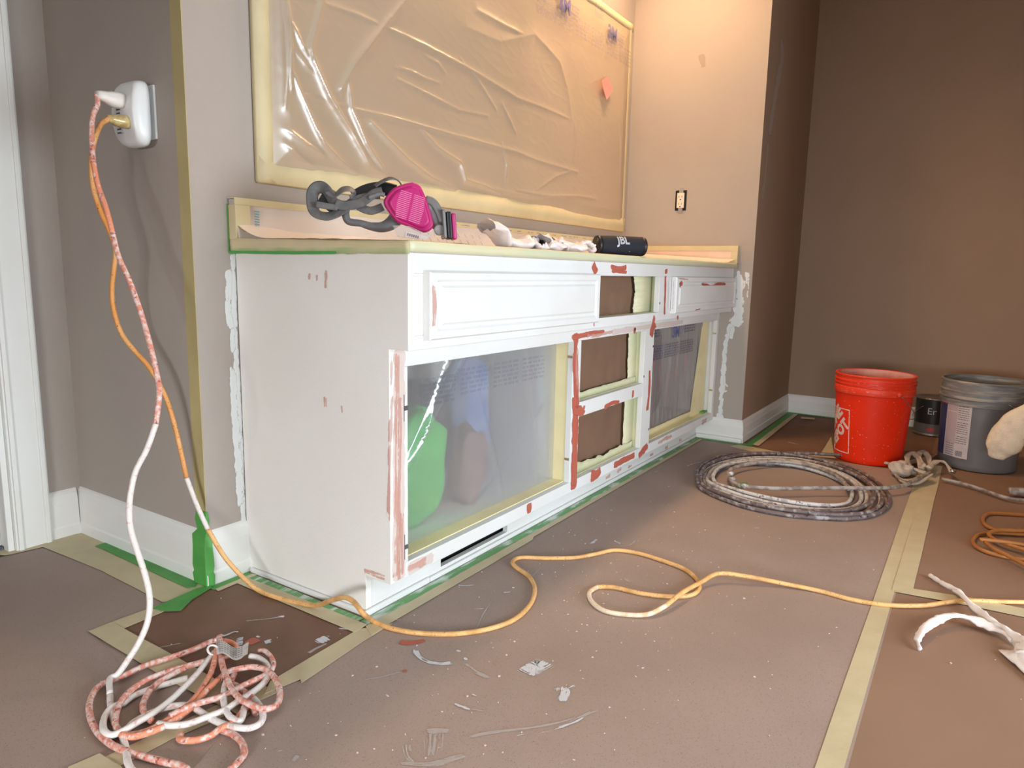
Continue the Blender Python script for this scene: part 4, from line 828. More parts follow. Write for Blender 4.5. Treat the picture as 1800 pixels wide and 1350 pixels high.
coil = [
 ([(-0.485,-0.2724),(-0.5051,-0.3148),(-0.5212,-0.3585),(-0.5301,-0.3963),(-0.5447,-0.4353),(-0.56,-0.47),(-0.5647,-0.4978),(-0.5655,-0.5362)], .0075, .006, 'cord_white'),
 ([(-0.2621,-0.2814),(-0.2707,-0.2617),(-0.3133,-0.2539),(-0.3566,-0.2465),(-0.4009,-0.2351),(-0.4439,-0.233),(-0.4699,-0.2276),(-0.4929,-0.2375),(-0.518,-0.2686),(-0.5366,-0.3103),(-0.5489,-0.357),(-0.5518,-0.3944),(-0.5502,-0.4205),(-0.5413,-0.4587),(-0.5274,-0.5058),(-0.5175,-0.5354),(-0.5159,-0.5551)], .012, .006, 'cord_pink'),
 ([(-0.2621,-0.2814),(-0.2576,-0.3028),(-0.2668,-0.3267),(-0.2841,-0.3311),(-0.2986,-0.3212)], .014, .010, 'cord_coral'),
 ([(-0.2707,-0.2769),(-0.2949,-0.3159),(-0.323,-0.362),(-0.3469,-0.4084),(-0.3663,-0.4559),(-0.3763,-0.4984),(-0.3739,-0.5291),(-0.3659,-0.5487),(-0.3458,-0.5501),(-0.3219,-0.5277),(-0.3004,-0.4898),(-0.2889,-0.4495),(-0.297,-0.4186),(-0.3157,-0.4018),(-0.3346,-0.3943),(-0.3567,-0.4006)], .026, .020, 'cord_pink'),
 ([(-0.3567,-0.4006),(-0.3871,-0.4117),(-0.4197,-0.4281),(-0.4553,-0.4396),(-0.4845,-0.4416),(-0.5079,-0.4355),(-0.5257,-0.4222),(-0.5331,-0.4019)], .020, .013, 'cord_coral'),
 ([(-0.2988,-0.3105),(-0.3181,-0.3353),(-0.3515,-0.3705),(-0.3861,-0.3983),(-0.4148,-0.4155),(-0.4454,-0.4271),(-0.4703,-0.4312),(-0.4985,-0.4291),(-0.5152,-0.4201),(-0.5264,-0.4065)], .024, .010, 'cord_coral'),
 ([(-0.5331,-0.4019),(-0.5293,-0.3775),(-0.5168,-0.3518),(-0.492,-0.3196),(-0.4615,-0.3),(-0.4252,-0.291),(-0.3873,-0.2972),(-0.3562,-0.3117),(-0.3351,-0.3282)], .013, .018, 'cord_pink'),
 ([(-0.3074,-0.3159),(-0.3362,-0.3334),(-0.373,-0.3558),(-0.4098,-0.3735),(-0.4441,-0.3878),(-0.477,-0.3954),(-0.5027,-0.3977),(-0.5249,-0.3987),(-0.5426,-0.3906),(-0.5457,-0.3739),(-0.5362,-0.3499),(-0.521,-0.3273),(-0.504,-0.3164),(-0.4856,-0.3148)], .022, .010, 'cord_white'),
 ([(-0.4856,-0.3148),(-0.4569,-0.3065),(-0.4262,-0.3112),(-0.3968,-0.322),(-0.3745,-0.3314)], .008, .007, 'cord_white'),
 ([(-0.3183,-0.3248),(-0.3402,-0.3142),(-0.372,-0.3092),(-0.4057,-0.3094),(-0.4352,-0.3195),(-0.4593,-0.338),(-0.4741,-0.3589),(-0.4819,-0.3831),(-0.4848,-0.4053)], .016, .010, 'cord_pink'),
 ([(-0.5245,-0.3944),(-0.5041,-0.3829),(-0.4772,-0.3818),(-0.4531,-0.3889),(-0.4346,-0.4013),(-0.4253,-0.4202),(-0.4251,-0.4479),(-0.426,-0.4814),(-0.4226,-0.5123),(-0.4166,-0.5387),(-0.4049,-0.5554),(-0.3878,-0.5594),(-0.3717,-0.5457),(-0.3595,-0.5223),(-0.3524,-0.4958)], .010, .014, 'cord_white'),
 ([(-0.3524,-0.4958),(-0.3475,-0.4621),(-0.3423,-0.4303),(-0.3435,-0.4069)], .014, .010, 'cord_pink'),
 ([(-0.4876,-0.427),(-0.4792,-0.4492),(-0.4599,-0.4666),(-0.4307,-0.4773),(-0.4033,-0.4845),(-0.3738,-0.4824),(-0.3431,-0.4802),(-0.3128,-0.4722),(-0.2907,-0.4566),(-0.2744,-0.4308),(-0.2676,-0.3965),(-0.272,-0.3764)], .016, .018, 'cord_white'),
 ([(-0.4692,-0.4327),(-0.4399,-0.4349),(-0.4114,-0.4401),(-0.3858,-0.4512),(-0.3522,-0.4524),(-0.3246,-0.4554),(-0.2925,-0.454),(-0.272,-0.4442),(-0.2531,-0.4169),(-0.2452,-0.3861),(-0.2496,-0.3727)], .022, .016, 'cord_pink'),
 ([(-0.4746,-0.4707),(-0.4821,-0.4797),(-0.4822,-0.494),(-0.4703,-0.5064),(-0.4515,-0.5162),(-0.4315,-0.5174),(-0.4118,-0.5199),(-0.3832,-0.5078),(-0.3625,-0.4984)], .007, .014, 'cord_coral'),
 ([(-0.4297,-0.5149),(-0.4261,-0.5401),(-0.4304,-0.5682),(-0.443,-0.5927),(-0.4602,-0.6022),(-0.4792,-0.6078)], .007, .006, 'cord_pink'),
 ([(-0.3523,-0.4161),(-0.3755,-0.4428),(-0.3947,-0.4721),(-0.4069,-0.5007),(-0.4089,-0.5189),(-0.4054,-0.5292),(-0.3933,-0.5202),(-0.3752,-0.5)], .019, .013, 'cord_white'),
 ([(-0.3217,-0.3965),(-0.3482,-0.422),(-0.3621,-0.4531),(-0.3659,-0.4794),(-0.3625,-0.4984),(-0.371,-0.5252)], .012, .008, 'cord_pink')]
for i, (P, z0, z1, m_) in enumerate(coil): cord(ec, 'wire', floor_path(P, z0, z1, .003, i), RA, M[m_])
# ring and paper tag on the coil
b = MB(); C0 = [(-0.3123,-0.3195)][0]
b.sweep([(C0[0]+.010*math.cos(a), C0[1]+.010*math.sin(a), .030+.006*math.sin(a)) for a in [k*math.pi/6 for k in range(13)]], .0022, n=6); b.build('tie', M['cord_white'], ec, smooth=True)
T0, T1, T2, T3 = [(-0.2811,-0.2994),(-0.2541,-0.3664),(-0.2831,-0.4017),(-0.3071,-0.3407)]
def ft(u, v):
    x = (T0[0]*(1-u)+T1[0]*u)*(1-v)+(T3[0]*(1-u)+T2[0]*u)*v; y = (T0[1]*(1-u)+T1[1]*u)*(1-v)+(T3[1]*(1-u)+T2[1]*u)*v
    return (x-.012, y, .030+.005*math.sin(u*8)+.006*max(0, u-.8)*5)
lt = grid('paper_tag', 20, 5, ft, mat('worn_paper_tag', (.66, .62, .58, 1), .6, (.5, .44, .42, 1), 60, .5, .7), ec); tag(lt, 'worn printed paper tag')
b = MB()
for k in range(5):
    for j in range(9):
        u = .08+j*.085; v = .15+k*.17; p = ft(u, v); q = ft(u+.06, v+.01); b.add([(p[0], p[1], p[2]+.0009), (q[0], q[1], q[2]+.0009), (q[0]+.001, q[1]+.0018, q[2]+.0009), (p[0]+.001, p[1]+.0018, p[2]+.0009)], [(0, 1, 2, 3)])
b.build('tag_print', M['print_grey'], lt)
# ---------------------------------------------------------------- orange cord: plug, hanging run, along the floor and out at the right
oc = thing('orange_extension_cord', (-.19, .13, 0), 'orange extension cord hanging past the taped corner and snaking across the floor', 'cord')
pz = 1.074
b = MB(); b.sweep([(A-.052, .135, pz), (A-.066, .135, pz), (A-.080, .134, pz), (A-.090, .133, pz+.001), (A-.100, .132, pz+.001)], [.016, .0165, .014, .009, .0075], [.014, .0145, .012, .009, .0075], n=12, power=.8); b.build('plug', M['clearplug'], oc, smooth=True)
RB = .0055
VB = [(-.206, .132, pz+.001)]+[(-0.211,0.1299,1.0704),(-0.2179,0.1436,1.061),(-0.2234,0.1547,1.0386),(-0.228,0.1639,1.01),(-0.2309,0.1695,0.9644),(-0.2299,0.1677,0.922),(-0.2237,0.1553,0.8732),(-0.2165,0.1409,0.8365),(-0.2112,0.1304,0.7932),(-0.2145,0.1369,0.7493),(-0.2178,0.1435,0.705),(-0.2174,0.1428,0.6604),(-0.211,0.13,0.6094),(-0.1985,0.1052,0.5714),(-0.1852,0.0787,0.5399),(-0.1756,0.0595,0.508),(-0.1663,0.041,0.4628),(-0.1596,0.0277,0.4104),(-0.1538,0.0163,0.344),(-0.1486,0.0059,0.2767),(-0.1394,-0.0124,0.2161),(-0.1281,-0.0348,0.1553),(-0.1124,-0.0661,0.0946),(-0.0955,-0.0996,0.0507),(-0.0772,-0.136,0.0153)]
cord(oc, 'wire', VB[:17], RB, M['orange_cord']); cord(oc, 'wire', VB[16:21], RB, M['orange_cord']); cord(oc, 'wire', VB[20:23], RB, M['cord_white']); 
FB = [(-0.0668,-0.1916),(-0.0563,-0.25)]
hump = [(-0.0509,-0.313,0.0147),(-0.0681,-0.377,0.0508),(-0.0847,-0.439,0.0828),(-0.0953,-0.4784,0.0882),(-0.1047,-0.5136,0.0777)]
FB2 = [(-0.0178,-0.4542),(-0.0182,-0.513),(0.0023,-0.5747),(0.0422,-0.6348),(0.1017,-0.6812),(0.1692,-0.7028),(0.2483,-0.6936),(0.3221,-0.6606),(0.3739,-0.6121),(0.4014,-0.5566),(0.4254,-0.5284),(0.463,-0.5294),(0.5003,-0.5871),(0.549,-0.6474),(0.6017,-0.6806),(0.6596,-0.713),(0.6785,-0.7727),(0.6715,-0.8415),(0.6543,-0.9112),(0.6159,-0.958),(0.5642,-0.9858),(0.5164,-0.9824),(0.4795,-0.9464),(0.4536,-0.8848),(0.4444,-0.8143),(0.4226,-0.7787),(0.3835,-0.777),(0.3443,-0.8031),(0.3209,-0.8468),(0.3324,-0.8951),(0.36,-0.9382),(0.4085,-0.9597),(0.4869,-0.9719),(0.5792,-0.9851),(0.6369,-1.0097),(0.6711,-1.0683),(0.7068,-1.1565),(0.7232,-1.2331),(0.7191,-1.3101),(0.738,-1.3809),(0.7827,-1.4483),(0.8397,-1.498),(0.8789,-1.5376),(0.921,-1.6062),(0.9711,-1.6861),(1.006,-1.7645),(1.0226,-1.8597),(1.0203,-1.9476)]
zz = [RB+.0008]*len(FB2)
for k in (31, 32, 33): zz[k] = .016+.006*(k == 32)
zz[30] = .009; zz[34] = .024; zz[35] = .020; zz[36] = .010
path = [(p[0], p[1], RB+.001) for p in FB]+hump+[(p[0], p[1], z) for p, z in zip(FB2, zz)]
cord(oc, 'wire', VB[22:]+path[:8], RB, M['orange_pale']); i1 = 7
cord(oc, 'wire', path[i1:i1+26], RB, M['orange_pale']); cord(oc, 'wire', path[i1+25:i1+32], RB, mat('cord_whitened', (.80, .66, .50, 1), .5, (.80, .48, .26, 1), 50, .5, .62)); cord(oc, 'wire', path[i1+31:], RB, M['orange_pale'])
# ---------------------------------------------------------------- respirator on the counter
rp = thing('respirator', (.13, -.38, TC+.002), 'half-face respirator with magenta filters and grey straps lying on the wrapped counter', 'respirator')
NV_ = Vector((-.7071, -.7071, 0)); UD = Vector((.7071, -.7071, 0))
def off(P, d): return [Vector(p)+NV_*(d if not isinstance(d, (list, tuple)) else d[i]) for i, p in enumerate(P)]
FO = [(0.1615,-0.4115,0.9531),(0.1718,-0.4218,0.949),(0.1778,-0.4278,0.9363),(0.1857,-0.4357,0.9104),(0.1944,-0.4444,0.8698),(0.1936,-0.4436,0.8571),(0.184,-0.434,0.8463),(0.17,-0.42,0.8485),(0.1527,-0.4027,0.859),(0.1373,-0.3873,0.8672),(0.1236,-0.3736,0.8904),(0.1178,-0.3678,0.9067),(0.1205,-0.3705,0.9188),(0.1324,-0.3824,0.9383),(0.1495,-0.3995,0.9489)]
def pad(outline, d0, rings, name, m, parent):
    P = [Vector(p) for p in spline(list(outline)+[outline[0]], 3)[:-1]]; c = sum(P, Vector())/len(P); n = len(P); vs = []; fs = []
    for s_, d in rings: vs += [tuple(c+(p-c)*s_+NV_*(d0+d)) for p in P]
    for r in range(len(rings)-1):
        for i in range(n): fs.append((r*n+i, r*n+(i+1) % n, (r+1)*n+(i+1) % n, (r+1)*n+i))
    fs.append(tuple(range(n))[::-1]); fs.append(tuple((len(rings)-1)*n+i for i in range(n)))
    return MB().add(vs, fs).build(name, m, parent, smooth=False), c
fo, fc = pad(FO, .006, [(.94, 0), (1.0, .004), (1.0, .010), (.96, .0155), (.90, .0175), (.87, .0165), (.84, .0170), (.80, .0215), (.74, .0235), (.70, .0238)], 'filter', M['magenta'], rp)
for p in fo.data.polygons: p.use_smooth = len(p.vertices) == 4
b = MB()
up_ = (Vector((0, 0, 1))*.95+UD*.22).normalized(); rt_ = (UD*.96-Vector((0, 0, 1))*.28).normalized()
for k in range(15):
    for sx, ex in ((-.030, -.003), (.003, .030)):
        o_ = fc+up_*(.026-.0040*k)+NV_*.0300; w_ = 1-.015*abs(k-7); p, q = o_+rt_*sx*w_, o_+rt_*ex*w_
        b.add([p, q, q+up_*.0014, p+up_*.0014], [(0, 1, 2, 3)])
tag(b.build('filter_grille', M['magenta_dark'], fo), kind='stuff')
# second filter, seen edge-on at the right
def boxv(c, ux, uy, uz, hx, hy, hz, name, m, parent, bev=.002):
    c = Vector(c); vs = []
    for sz in (-1, 1):
        for sx, sy in ((-1, -1), (1, -1), (1, 1), (-1, 1)): vs.append(c+ux*hx*sx+uy*hy*sy+uz*hz*sz)
    return MB().add(vs, [(0, 3, 2, 1), (4, 5, 6, 7), (0, 1, 5, 4), (1, 2, 6, 5), (2, 3, 7, 6), (3, 0, 4, 7)]).build(name, m, parent, bevel=bev, seg=3, smooth=False)
VZ = Vector((-.06, .05, 1)).normalized()
q1, q2, q3 = [(0.2112,-0.4612,0.8654),(0.2193,-0.4693,0.8632),(0.2266,-0.4766,0.8611)]
boxv(Vector(q1), UD, NV_, VZ, .004, .030, .032, 'filter_ring', M['greypl'], rp, .004)
boxv(Vector(q2), UD, NV_, VZ, .0055, .027, .0300, 'filter_base', M['black'], rp, .003)
boxv(Vector(q3), UD, NV_, VZ, .0048, .030, .0290, 'filter', M['magenta'], rp, .004)
# plastic body between the filters
CP = [(0.1716,-0.4216,0.913),(0.185,-0.435,0.9014),(0.1976,-0.4476,0.8772),(0.2076,-0.4576,0.8564)]
MB().sweep(spline(off(CP, [-.006, -.006, -.004, -.004]), 5), [.013, .016, .019, .020, .020, .020, .019, .018, .018, .018, .017, .017, .016, .015, .013, .011], n=14).build('face_body', M['greypl'], rp, smooth=True)
c_ = off([(0.2039,-0.4539,0.8525)], .016)[0]
MB().sweep([c_-NV_*.004, c_+NV_*.003, c_+NV_*.004], [.012, .012, .009], n=20).build('bayonet_mount', mat('pale_mount', (.30, .29, .28, 1), .4), rp, smooth=True)
b = MB(); b.sweep(spline(off([(0.1832,-0.4332,0.9174),(0.1939,-0.4439,0.913),(0.2029,-0.4529,0.8937),(0.2093,-0.4593,0.869)], .012), 4), .0035, .009, n=8).build('bracket', M['greypl'], rp, smooth=True)
# rubber face seal: a thick soft ring open towards the left
ring = [(0.1127,-0.3627,0.9232),(0.0884,-0.3384,0.9194),(0.0694,-0.3194,0.9087),(0.0615,-0.3115,0.8937),(0.0604,-0.3104,0.8767),(0.0655,-0.3155,0.8648),(0.0827,-0.3327,0.8619),(0.0983,-0.3483,0.8565),(0.1157,-0.3657,0.856),(0.1298,-0.3798,0.8653),(0.1405,-0.3905,0.8831),(0.1459,-0.3959,0.9055),(0.1406,-0.3906,0.9236)]
rr = [.007, .0075, .008, .0085, .0085, .008, .0075, .009, .012, .015, .018, .020, .017]
R2 = spline(off(ring, [0, -.002, -.004, 0, .006, .008, .008, .004, -.002, -.008, -.012, -.012, -.012]), 5)
MB().sweep(R2, [rr[min(12, int(i/5))]*(1-(i % 5)/5)+rr[min(12, int(i/5)+1)]*((i % 5)/5) for i in range(len(R2))], n=12).build('face_seal', M['rubber'], rp, smooth=True)
# straps
def strap(P, d, w_, tw0=0, tw1=0, m='strap', t=.0011):
    Q = spline(off(P, d), 6); K = len(Q); MB().sweep(Q, w_*.78, t*1.5, [tw0+(tw1-tw0)*i/(K-1) for i in range(K)], n=8, power=.7, up=tuple(NV_)).build('strap', M[m], rp, smooth=True)
hp = math.pi/2
strap([(0.105,-0.355,0.9421),(0.1137,-0.3637,0.9511),(0.1294,-0.3794,0.9618),(0.1408,-0.3908,0.9577),(0.146,-0.396,0.9471),(0.1442,-0.3942,0.936)], [.01, .008, 0, -.006, -.008, -.004], .011, 1.1, .9)
strap([(0.0729,-0.3229,0.9173),(0.0885,-0.3385,0.9303),(0.1032,-0.3532,0.9372),(0.1197,-0.3697,0.9394),(0.1372,-0.3872,0.9344)], -.008, .020, .3, .2, 'black')
strap([(0.0454,-0.2954,0.9025),(0.0556,-0.3056,0.8982),(0.0693,-0.3193,0.9002),(0.0831,-0.3331,0.9058),(0.0953,-0.3453,0.9174),(0.1057,-0.3557,0.9277),(0.1162,-0.3662,0.9319)], [.012]*7, .014, .2, .4)
strap([(0.0479,-0.2979,0.8978),(0.042,-0.292,0.9059),(0.0371,-0.2871,0.9189),(0.0314,-0.2814,0.9305),(0.0239,-0.2739,0.9372),(0.0163,-0.2663,0.9344),(0.0111,-0.2611,0.9222),(0.0108,-0.2608,0.903),(0.013,-0.263,0.8864),(0.0196,-0.2696,0.8771),(0.0331,-0.2831,0.8741),(0.0451,-0.2951,0.8796),(0.0554,-0.3054,0.8886),(0.0641,-0.3141,0.8987)], [.006, .004, 0, -.004, -.010, -.010, -.006, 0, .006, .010, .012, .012, .010, .008], .017, .5, .3)
strap([(0.0356,-0.2856,0.9284),(0.0448,-0.2948,0.9205),(0.0568,-0.3068,0.932),(0.0679,-0.3179,0.9339),(0.0747,-0.3247,0.9247),(0.0677,-0.3177,0.9134)], [0, .006, .008, .004, 0, .004], .018, .9, .2, 'rubber')
strap([(0.0166,-0.2666,0.8986),(0.0317,-0.2817,0.8958),(0.0487,-0.2987,0.893)], .014, .009, .1, .1)
strap([(0.0796,-0.3296,0.8995),(0.0899,-0.3399,0.8928),(0.1011,-0.3511,0.8909),(0.1169,-0.3669,0.9003)], -.004, .012, .2, .3)
strap([(0.0228,-0.2728,0.9169),(0.0319,-0.2819,0.909),(0.0411,-0.2911,0.8975),(0.0503,-0.3003,0.8859)], -.006, .022, .3, .6, 'black')
b = MB(); b.sweep(spline(off([(0.0953,-0.3453,0.9161),(0.104,-0.354,0.9215),(0.1127,-0.3627,0.9256),(0.1196,-0.3696,0.9236)], .012), 4), [.008]*13, [.005]*13, n=10).build('strap_buckle', M['greypl'], rp, smooth=True)
# crumpled clear bag with a white label under the respirator
bg = thing('plastic_bag', (.19, -.47, TC+.003), 'flattened clear plastic bag with a white printed label under the respirator', 'bag')
BP = [(0.1004,-0.4104,0.8568),(0.1246,-0.4346,0.8567),(0.1481,-0.4581,0.8431),(0.163,-0.473,0.8511),(0.1648,-0.4748,0.8353),(0.1393,-0.4493,0.8294),(0.1089,-0.4189,0.8342)]
b = MB(); b.prism([(0, 0)]*3, 0, 0) if False else None
P = off(BP, .014); b.v = [tuple(p) for p in P]+[tuple(p-NV_*.02) for p in P]; n_ = len(P); b.f = [tuple(range(n_))]+[(i, (i+1) % n_, n_+(i+1) % n_, n_+i) for i in range(n_)]; b.mi = [0]*len(b.f)
b.build('bag_film', film_mat('bag_film_clear', (.75, .70, .68, 1), .5, 0, .28, .22, .1, .15), bg)
LP = off([(0.1202,-0.4302,0.8456),(0.1542,-0.4642,0.8349),(0.1525,-0.4625,0.8287),(0.1185,-0.4285,0.8334)], .016)
b = MB(); b.v = [tuple(p) for p in LP]+[tuple(p-NV_*.001) for p in LP]; b.f = [(0, 1, 2, 3), (7, 6, 5, 4), (0, 4, 5, 1), (1, 5, 6, 2), (2, 6, 7, 3), (3, 7, 4, 0)]; b.mi = [0]*6; lb = b.build('label', M['label'], bg)
b = MB()
for k in range(6):
    p = LP[0].lerp(LP[1], .08+.09*k)+(LP[3]-LP[0])*.25+NV_*.0008; q = p+(LP[1]-LP[0])*.05; d_ = (LP[3]-LP[0])*.45; b.add([p, q, q+d_, p+d_], [(0, 1, 2, 3)])
b.build('print', M['print_grey'], lb)
# ---------------------------------------------------------------- crumpled white gloves
def glove(loc, rot, seed, label, tilt=0, sc=1.0):
    b = MB(); rnd = random.Random(seed); cr, sr = math.cos(rot), math.sin(rot)
    def W(x, y, z): return (loc[0]+(x*cr-y*sr)*sc, loc[1]+(x*sr+y*cr)*sc, loc[2]+z*sc)
    for k in range(5):
        a = (-.5+.25*k); x0, y0 = .045*math.cos(a)*.9, .040*math.sin(a)*1.2; ln = [.055, .07, .078, .068, .06][k]; P = []
        an = a*.8+rnd.uniform(-.5, .5); x, y, z = x0, y0, .012+rnd.uniform(0, .01)
        for i in range(6): P.append(W(x, y, max(.007, z))); x += math.cos(an)*ln/5; y += math.sin(an)*ln/5; z += rnd.uniform(-.012, .012); an += rnd.uniform(-.5, .5)
        b.sweep(spline(P, 3), [.011+.003*noise.noise(Vector((i*.8, k, seed))) for i in range(16)], [.0045+.003*abs(noise.noise(Vector((i*.9, k, seed+3)))) for i in range(16)], [rnd.uniform(-.6, .6)+i*.05 for i in range(16)], n=8)
    # palm and cuff: crumpled flattened tube
    P = [W(-.085+.13*i/11, .012*math.sin(i*.7+seed), .014+tilt*max(0, 5-i)*.006+.004*math.sin(i*1.3)) for i in range(12)]
    K = 12; n = 22; vs = []; fs = []
    for i, p in enumerate(P):
        for k in range(n):
            q = 2*math.pi*k/n; r_ = .038+.006*math.sin(i*.9)+.009*noise.noise(Vector((math.cos(q)*1.5, math.sin(q)*1.5+i*.35, seed)))
            y = r_*math.cos(q); z = .014*math.sin(q)+.012*noise.noise(Vector((y*70, i*.6, seed+7)))
            vs.append((p[0]-sr*y*sc, p[1]+cr*y*sc, max(loc[2]+.001, p[2]+z*sc)))
    for i in range(K-1):
        for k in range(n): fs.append((i*n+k, i*n+(k+1) % n, (i+1)*n+(k+1) % n, (i+1)*n+k))
    fs.append(tuple((K-1)*n+k for k in range(n))); b.add(vs, fs)
    o = b.build('disposable_glove', M['glove'], smooth=True, loc=loc); tag(o, label, 'glove', 'crumpled gloves on the counter'); return o
zc = TC+.0035
glove((.50, -.455, zc), -.25, 3, 'crumpled white disposable glove with its cuff sticking up, nearest the respirator', 1.4)
glove((.66, -.46, zc), .2, 11, 'crumpled white disposable glove in the middle of the three on the counter', .4)
glove((.80, -.455, zc), -.1, 23, 'crumpled white disposable glove nearest the black speaker', .3, .95)
# ---------------------------------------------------------------- speaker
D = Vector((.79, -.61, 0)).normalized(); SC = Vector((1.085, -.492, TC+.0355)); rs = .0315
spk = thing('portable_speaker', (SC.x, SC.y, TC+.0035), 'small black cylindrical portable speaker lying near the counter edge', 'speaker')
ln = [(-.078, .0325), (-.074, .0335), (.074, .0335), (.078, .0325)]
b = MB(); K = 25; b.sweep([SC+D*(-.076+.152*i/K) for i in range(K+1)], [rs*(1-.05*abs(i/K*2-1)**6) for i in range(K+1)], n=40); b.build('fabric_shell', M['speaker'], spk, smooth=True)
for sg in (-1, 1):
    E0 = SC+D*sg*.076
    MB().sweep([E0-D*sg*.002, E0+D*sg*.006, E0+D*sg*.010, E0+D*sg*.011, E0+D*sg*.008, E0+D*sg*.004], [.0312, .0312, .0295, .0265, .0235, .0230], n=32).build('end_ring', M['black'], spk, smooth=True)
    MB().sweep([E0+D*sg*.002, E0+D*sg*.0065, E0+D*sg*.0075], [.0215, .021, .018], n=32).build('bass_radiator', mat('radiator_black', (.006, .006, .007, 1), .3), spk, smooth=True)
E0 = SC-D*(.076+.0080); sv = D.cross(Vector((0, 0, 1))).normalized()
b = MB(); b.add([E0+sv*a+Vector((0, 0, c)) for a, c in ((-.004, .002), (0, .013), (.004, .002), (.0015, .002), (0, .006), (-.0015, .002))], [(0, 1, 4, 5), (1, 2, 3, 4)]).add([E0+sv*a+Vector((0, 0, c)) for a, c in ((-.0035, -.012), (.0035, -.012), (.0035, -.005), (-.0035, -.005))], [(0, 1, 2, 3)])
b.build('radiator_mark', M['logo_silver'], spk)
vs, fs = text_verts('JBL', .040, .0012, cuts=.003); cv = Vector((-.93, -.37, 0)); cv = (cv-D*cv.dot(D)).normalized(); out_ = []
for v in vs:
    a = .55+v.y/rs*1.0; out_.append(SC+D*(v.x*.8-.002)+(cv*math.cos(a)+Vector((0, 0, 1))*math.sin(a))*(rs+.0006))
MB().add(out_, fs).build('logo', M['logo_silver'], spk)
MB().sweep([SC+D*.022+(cv*.83-Vector((0, 0, .56)))*(rs-.001), SC+D*.022+(cv*.83-Vector((0, 0, .56)))*(rs+.0008)], [.0012, .0012], n=8).build('button', M['logo_silver'], spk)
# ---------------------------------------------------------------- buckets
def wrap_text(body, size, bold, c, r0, ang, zc, rot, sx=1, taper=0):
    vs, fs = text_verts(body, size, bold, cuts=.01 if size > .03 else 0); o = []
    cr, sr = math.cos(rot), math.sin(rot)
    for v in vs:
        x, y = v.x*sx*cr-v.y*sr, v.x*sx*sr+v.y*cr; o.append((x, y))
    return o, fs
def on_cyl(pts, c, rfun, ang, zc, lift=.0012):
    """2-D points (right, up) as seen from outside onto a cone wall; ang is where x = 0"""
    r = []
    for x, y in pts:
        z = zc+y; R_ = rfun(z)+lift; a = ang+x/R_; r.append((c[0]+R_*math.cos(a), c[1]+R_*math.sin(a), z))
    return r
def cyl_quad(b, x0, x1, y0, y1, c, rf, ang, zc, lift, n=10):
    for k in range(n):
        a, q = x0+(x1-x0)*k/n, x0+(x1-x0)*(k+1)/n
        b.add(on_cyl([(a, y0), (q, y0), (q, y1), (a, y1)], c, rf, ang, zc, lift), [(0, 1, 2, 3)])
def bail(th, c, r, z0, a0, drop, m, out=1.0, rr=.0017, name='wire_handle', side=1):
    P = []
    for i in range(25):
        t = math.pi*i/24; u = math.cos(t); v = math.sin(t)
        P.append((c[0]+math.cos(a0)*u*(r+.006)-side*math.sin(a0)*v*(r+.012)*out, c[1]+math.sin(a0)*u*(r+.006)+side*math.cos(a0)*v*(r+.012)*out, z0-drop*v))
    MB().sweep(P, rr, n=6).build(name, m, th, smooth=True)
oc_ = (2.25, -1.155, 0.0008)
ob = thing('orange_bucket', oc_, 'orange five-gallon plastic bucket with a white store logo standing left of the grey bucket', 'bucket')
rfo = lambda z: .131+.0165*(z/.29)
prof = [(0, .004), (.120, .004), (.126, 0), (.131, .003)]+[(rfo(z), z) for z in (.02, .10, .20, .288)]+[(.1530, .291), (.1545, .296), (.1545, .318), (.1530, .321), (.1500, .323), (.1500, .328), (.1560, .330), (.1560, .333), (.1505, .335), (.1505, .342), (.1560, .344), (.1560, .347), (.1505, .349), (.1505, .360), (.1545, .362), (.1560, .368), (.1540, .371), (.1480, .371)]
MB().lathe([p for p in prof if p[1] <= .29 or p[0] < .14], oc_, 64) if False else None
k0 = 8
MB().lathe(prof[:k0], oc_, 64).lathe([(.148, .371), (.1455, .30), (.128, .012), (0, .012)], oc_, 64).build('body', M['bucket_orange'], ob, smooth=True)
b = MB().lathe(prof[k0-1:], oc_, 64); rim = b.build('rim_bands', M['bucket_rim'], ob, smooth=True); rim.modifiers.new('e', 'EDGE_SPLIT').split_angle = R(35)
MB().lathe([(.1458, .30), (.1470, .369)], oc_, 64).build('inner_wall', mat('dusty_pink_inside', (.72, .33, .27, 1), .7, (.80, .48, .40, 1), 14), ob, smooth=True)
cL, aL, zL = oc_, R(114), .130
b = MB()
for (x0, x1, y0, y1) in ((-.093, .093, .090, .094), (-.093, .093, -.094, -.090), (-.093, -.089, -.094, .094), (.089, .093, -.094, .094)): cyl_quad(b, x0, x1, y0, y1, cL, rfo, aL, zL, .0010, 12)
for t, sz, bo, (px_, py_) in (('THE', .034, .001, (-.062, .030)), ('HOME', .070, .0038, (-.016, .026)), ('DEPOT', .060, .0036, (.026, -.022))):
    pts, fs = wrap_text(t, sz, bo, cL, 0, 0, 0, R(48), .86); b.add(on_cyl([(x+px_, y+py_) for x, y in pts], cL, rfo, aL, zL, .0011), fs)
b.build('logo', M['logo'], ob)
bail(ob, oc_, .150, .305, R(222), .13, M['steel'], side=1)
for a in (R(222), R(42)): MB().sweep([(oc_[0]+math.cos(a)*.150, oc_[1]+math.sin(a)*.150, .306), (oc_[0]+math.cos(a)*.162, oc_[1]+math.sin(a)*.162, .306)], [.013, .010], n=16).build('handle_ear', M['bucket_rim'], ob, smooth=True)
gc_ = (2.41, -1.545, .0026)
gb_ = thing('grey_bucket', gc_, 'grey plastic compound bucket with a white instruction label, right of the orange bucket', 'bucket')
rfg = lambda z: .139+.012*(z/.29)
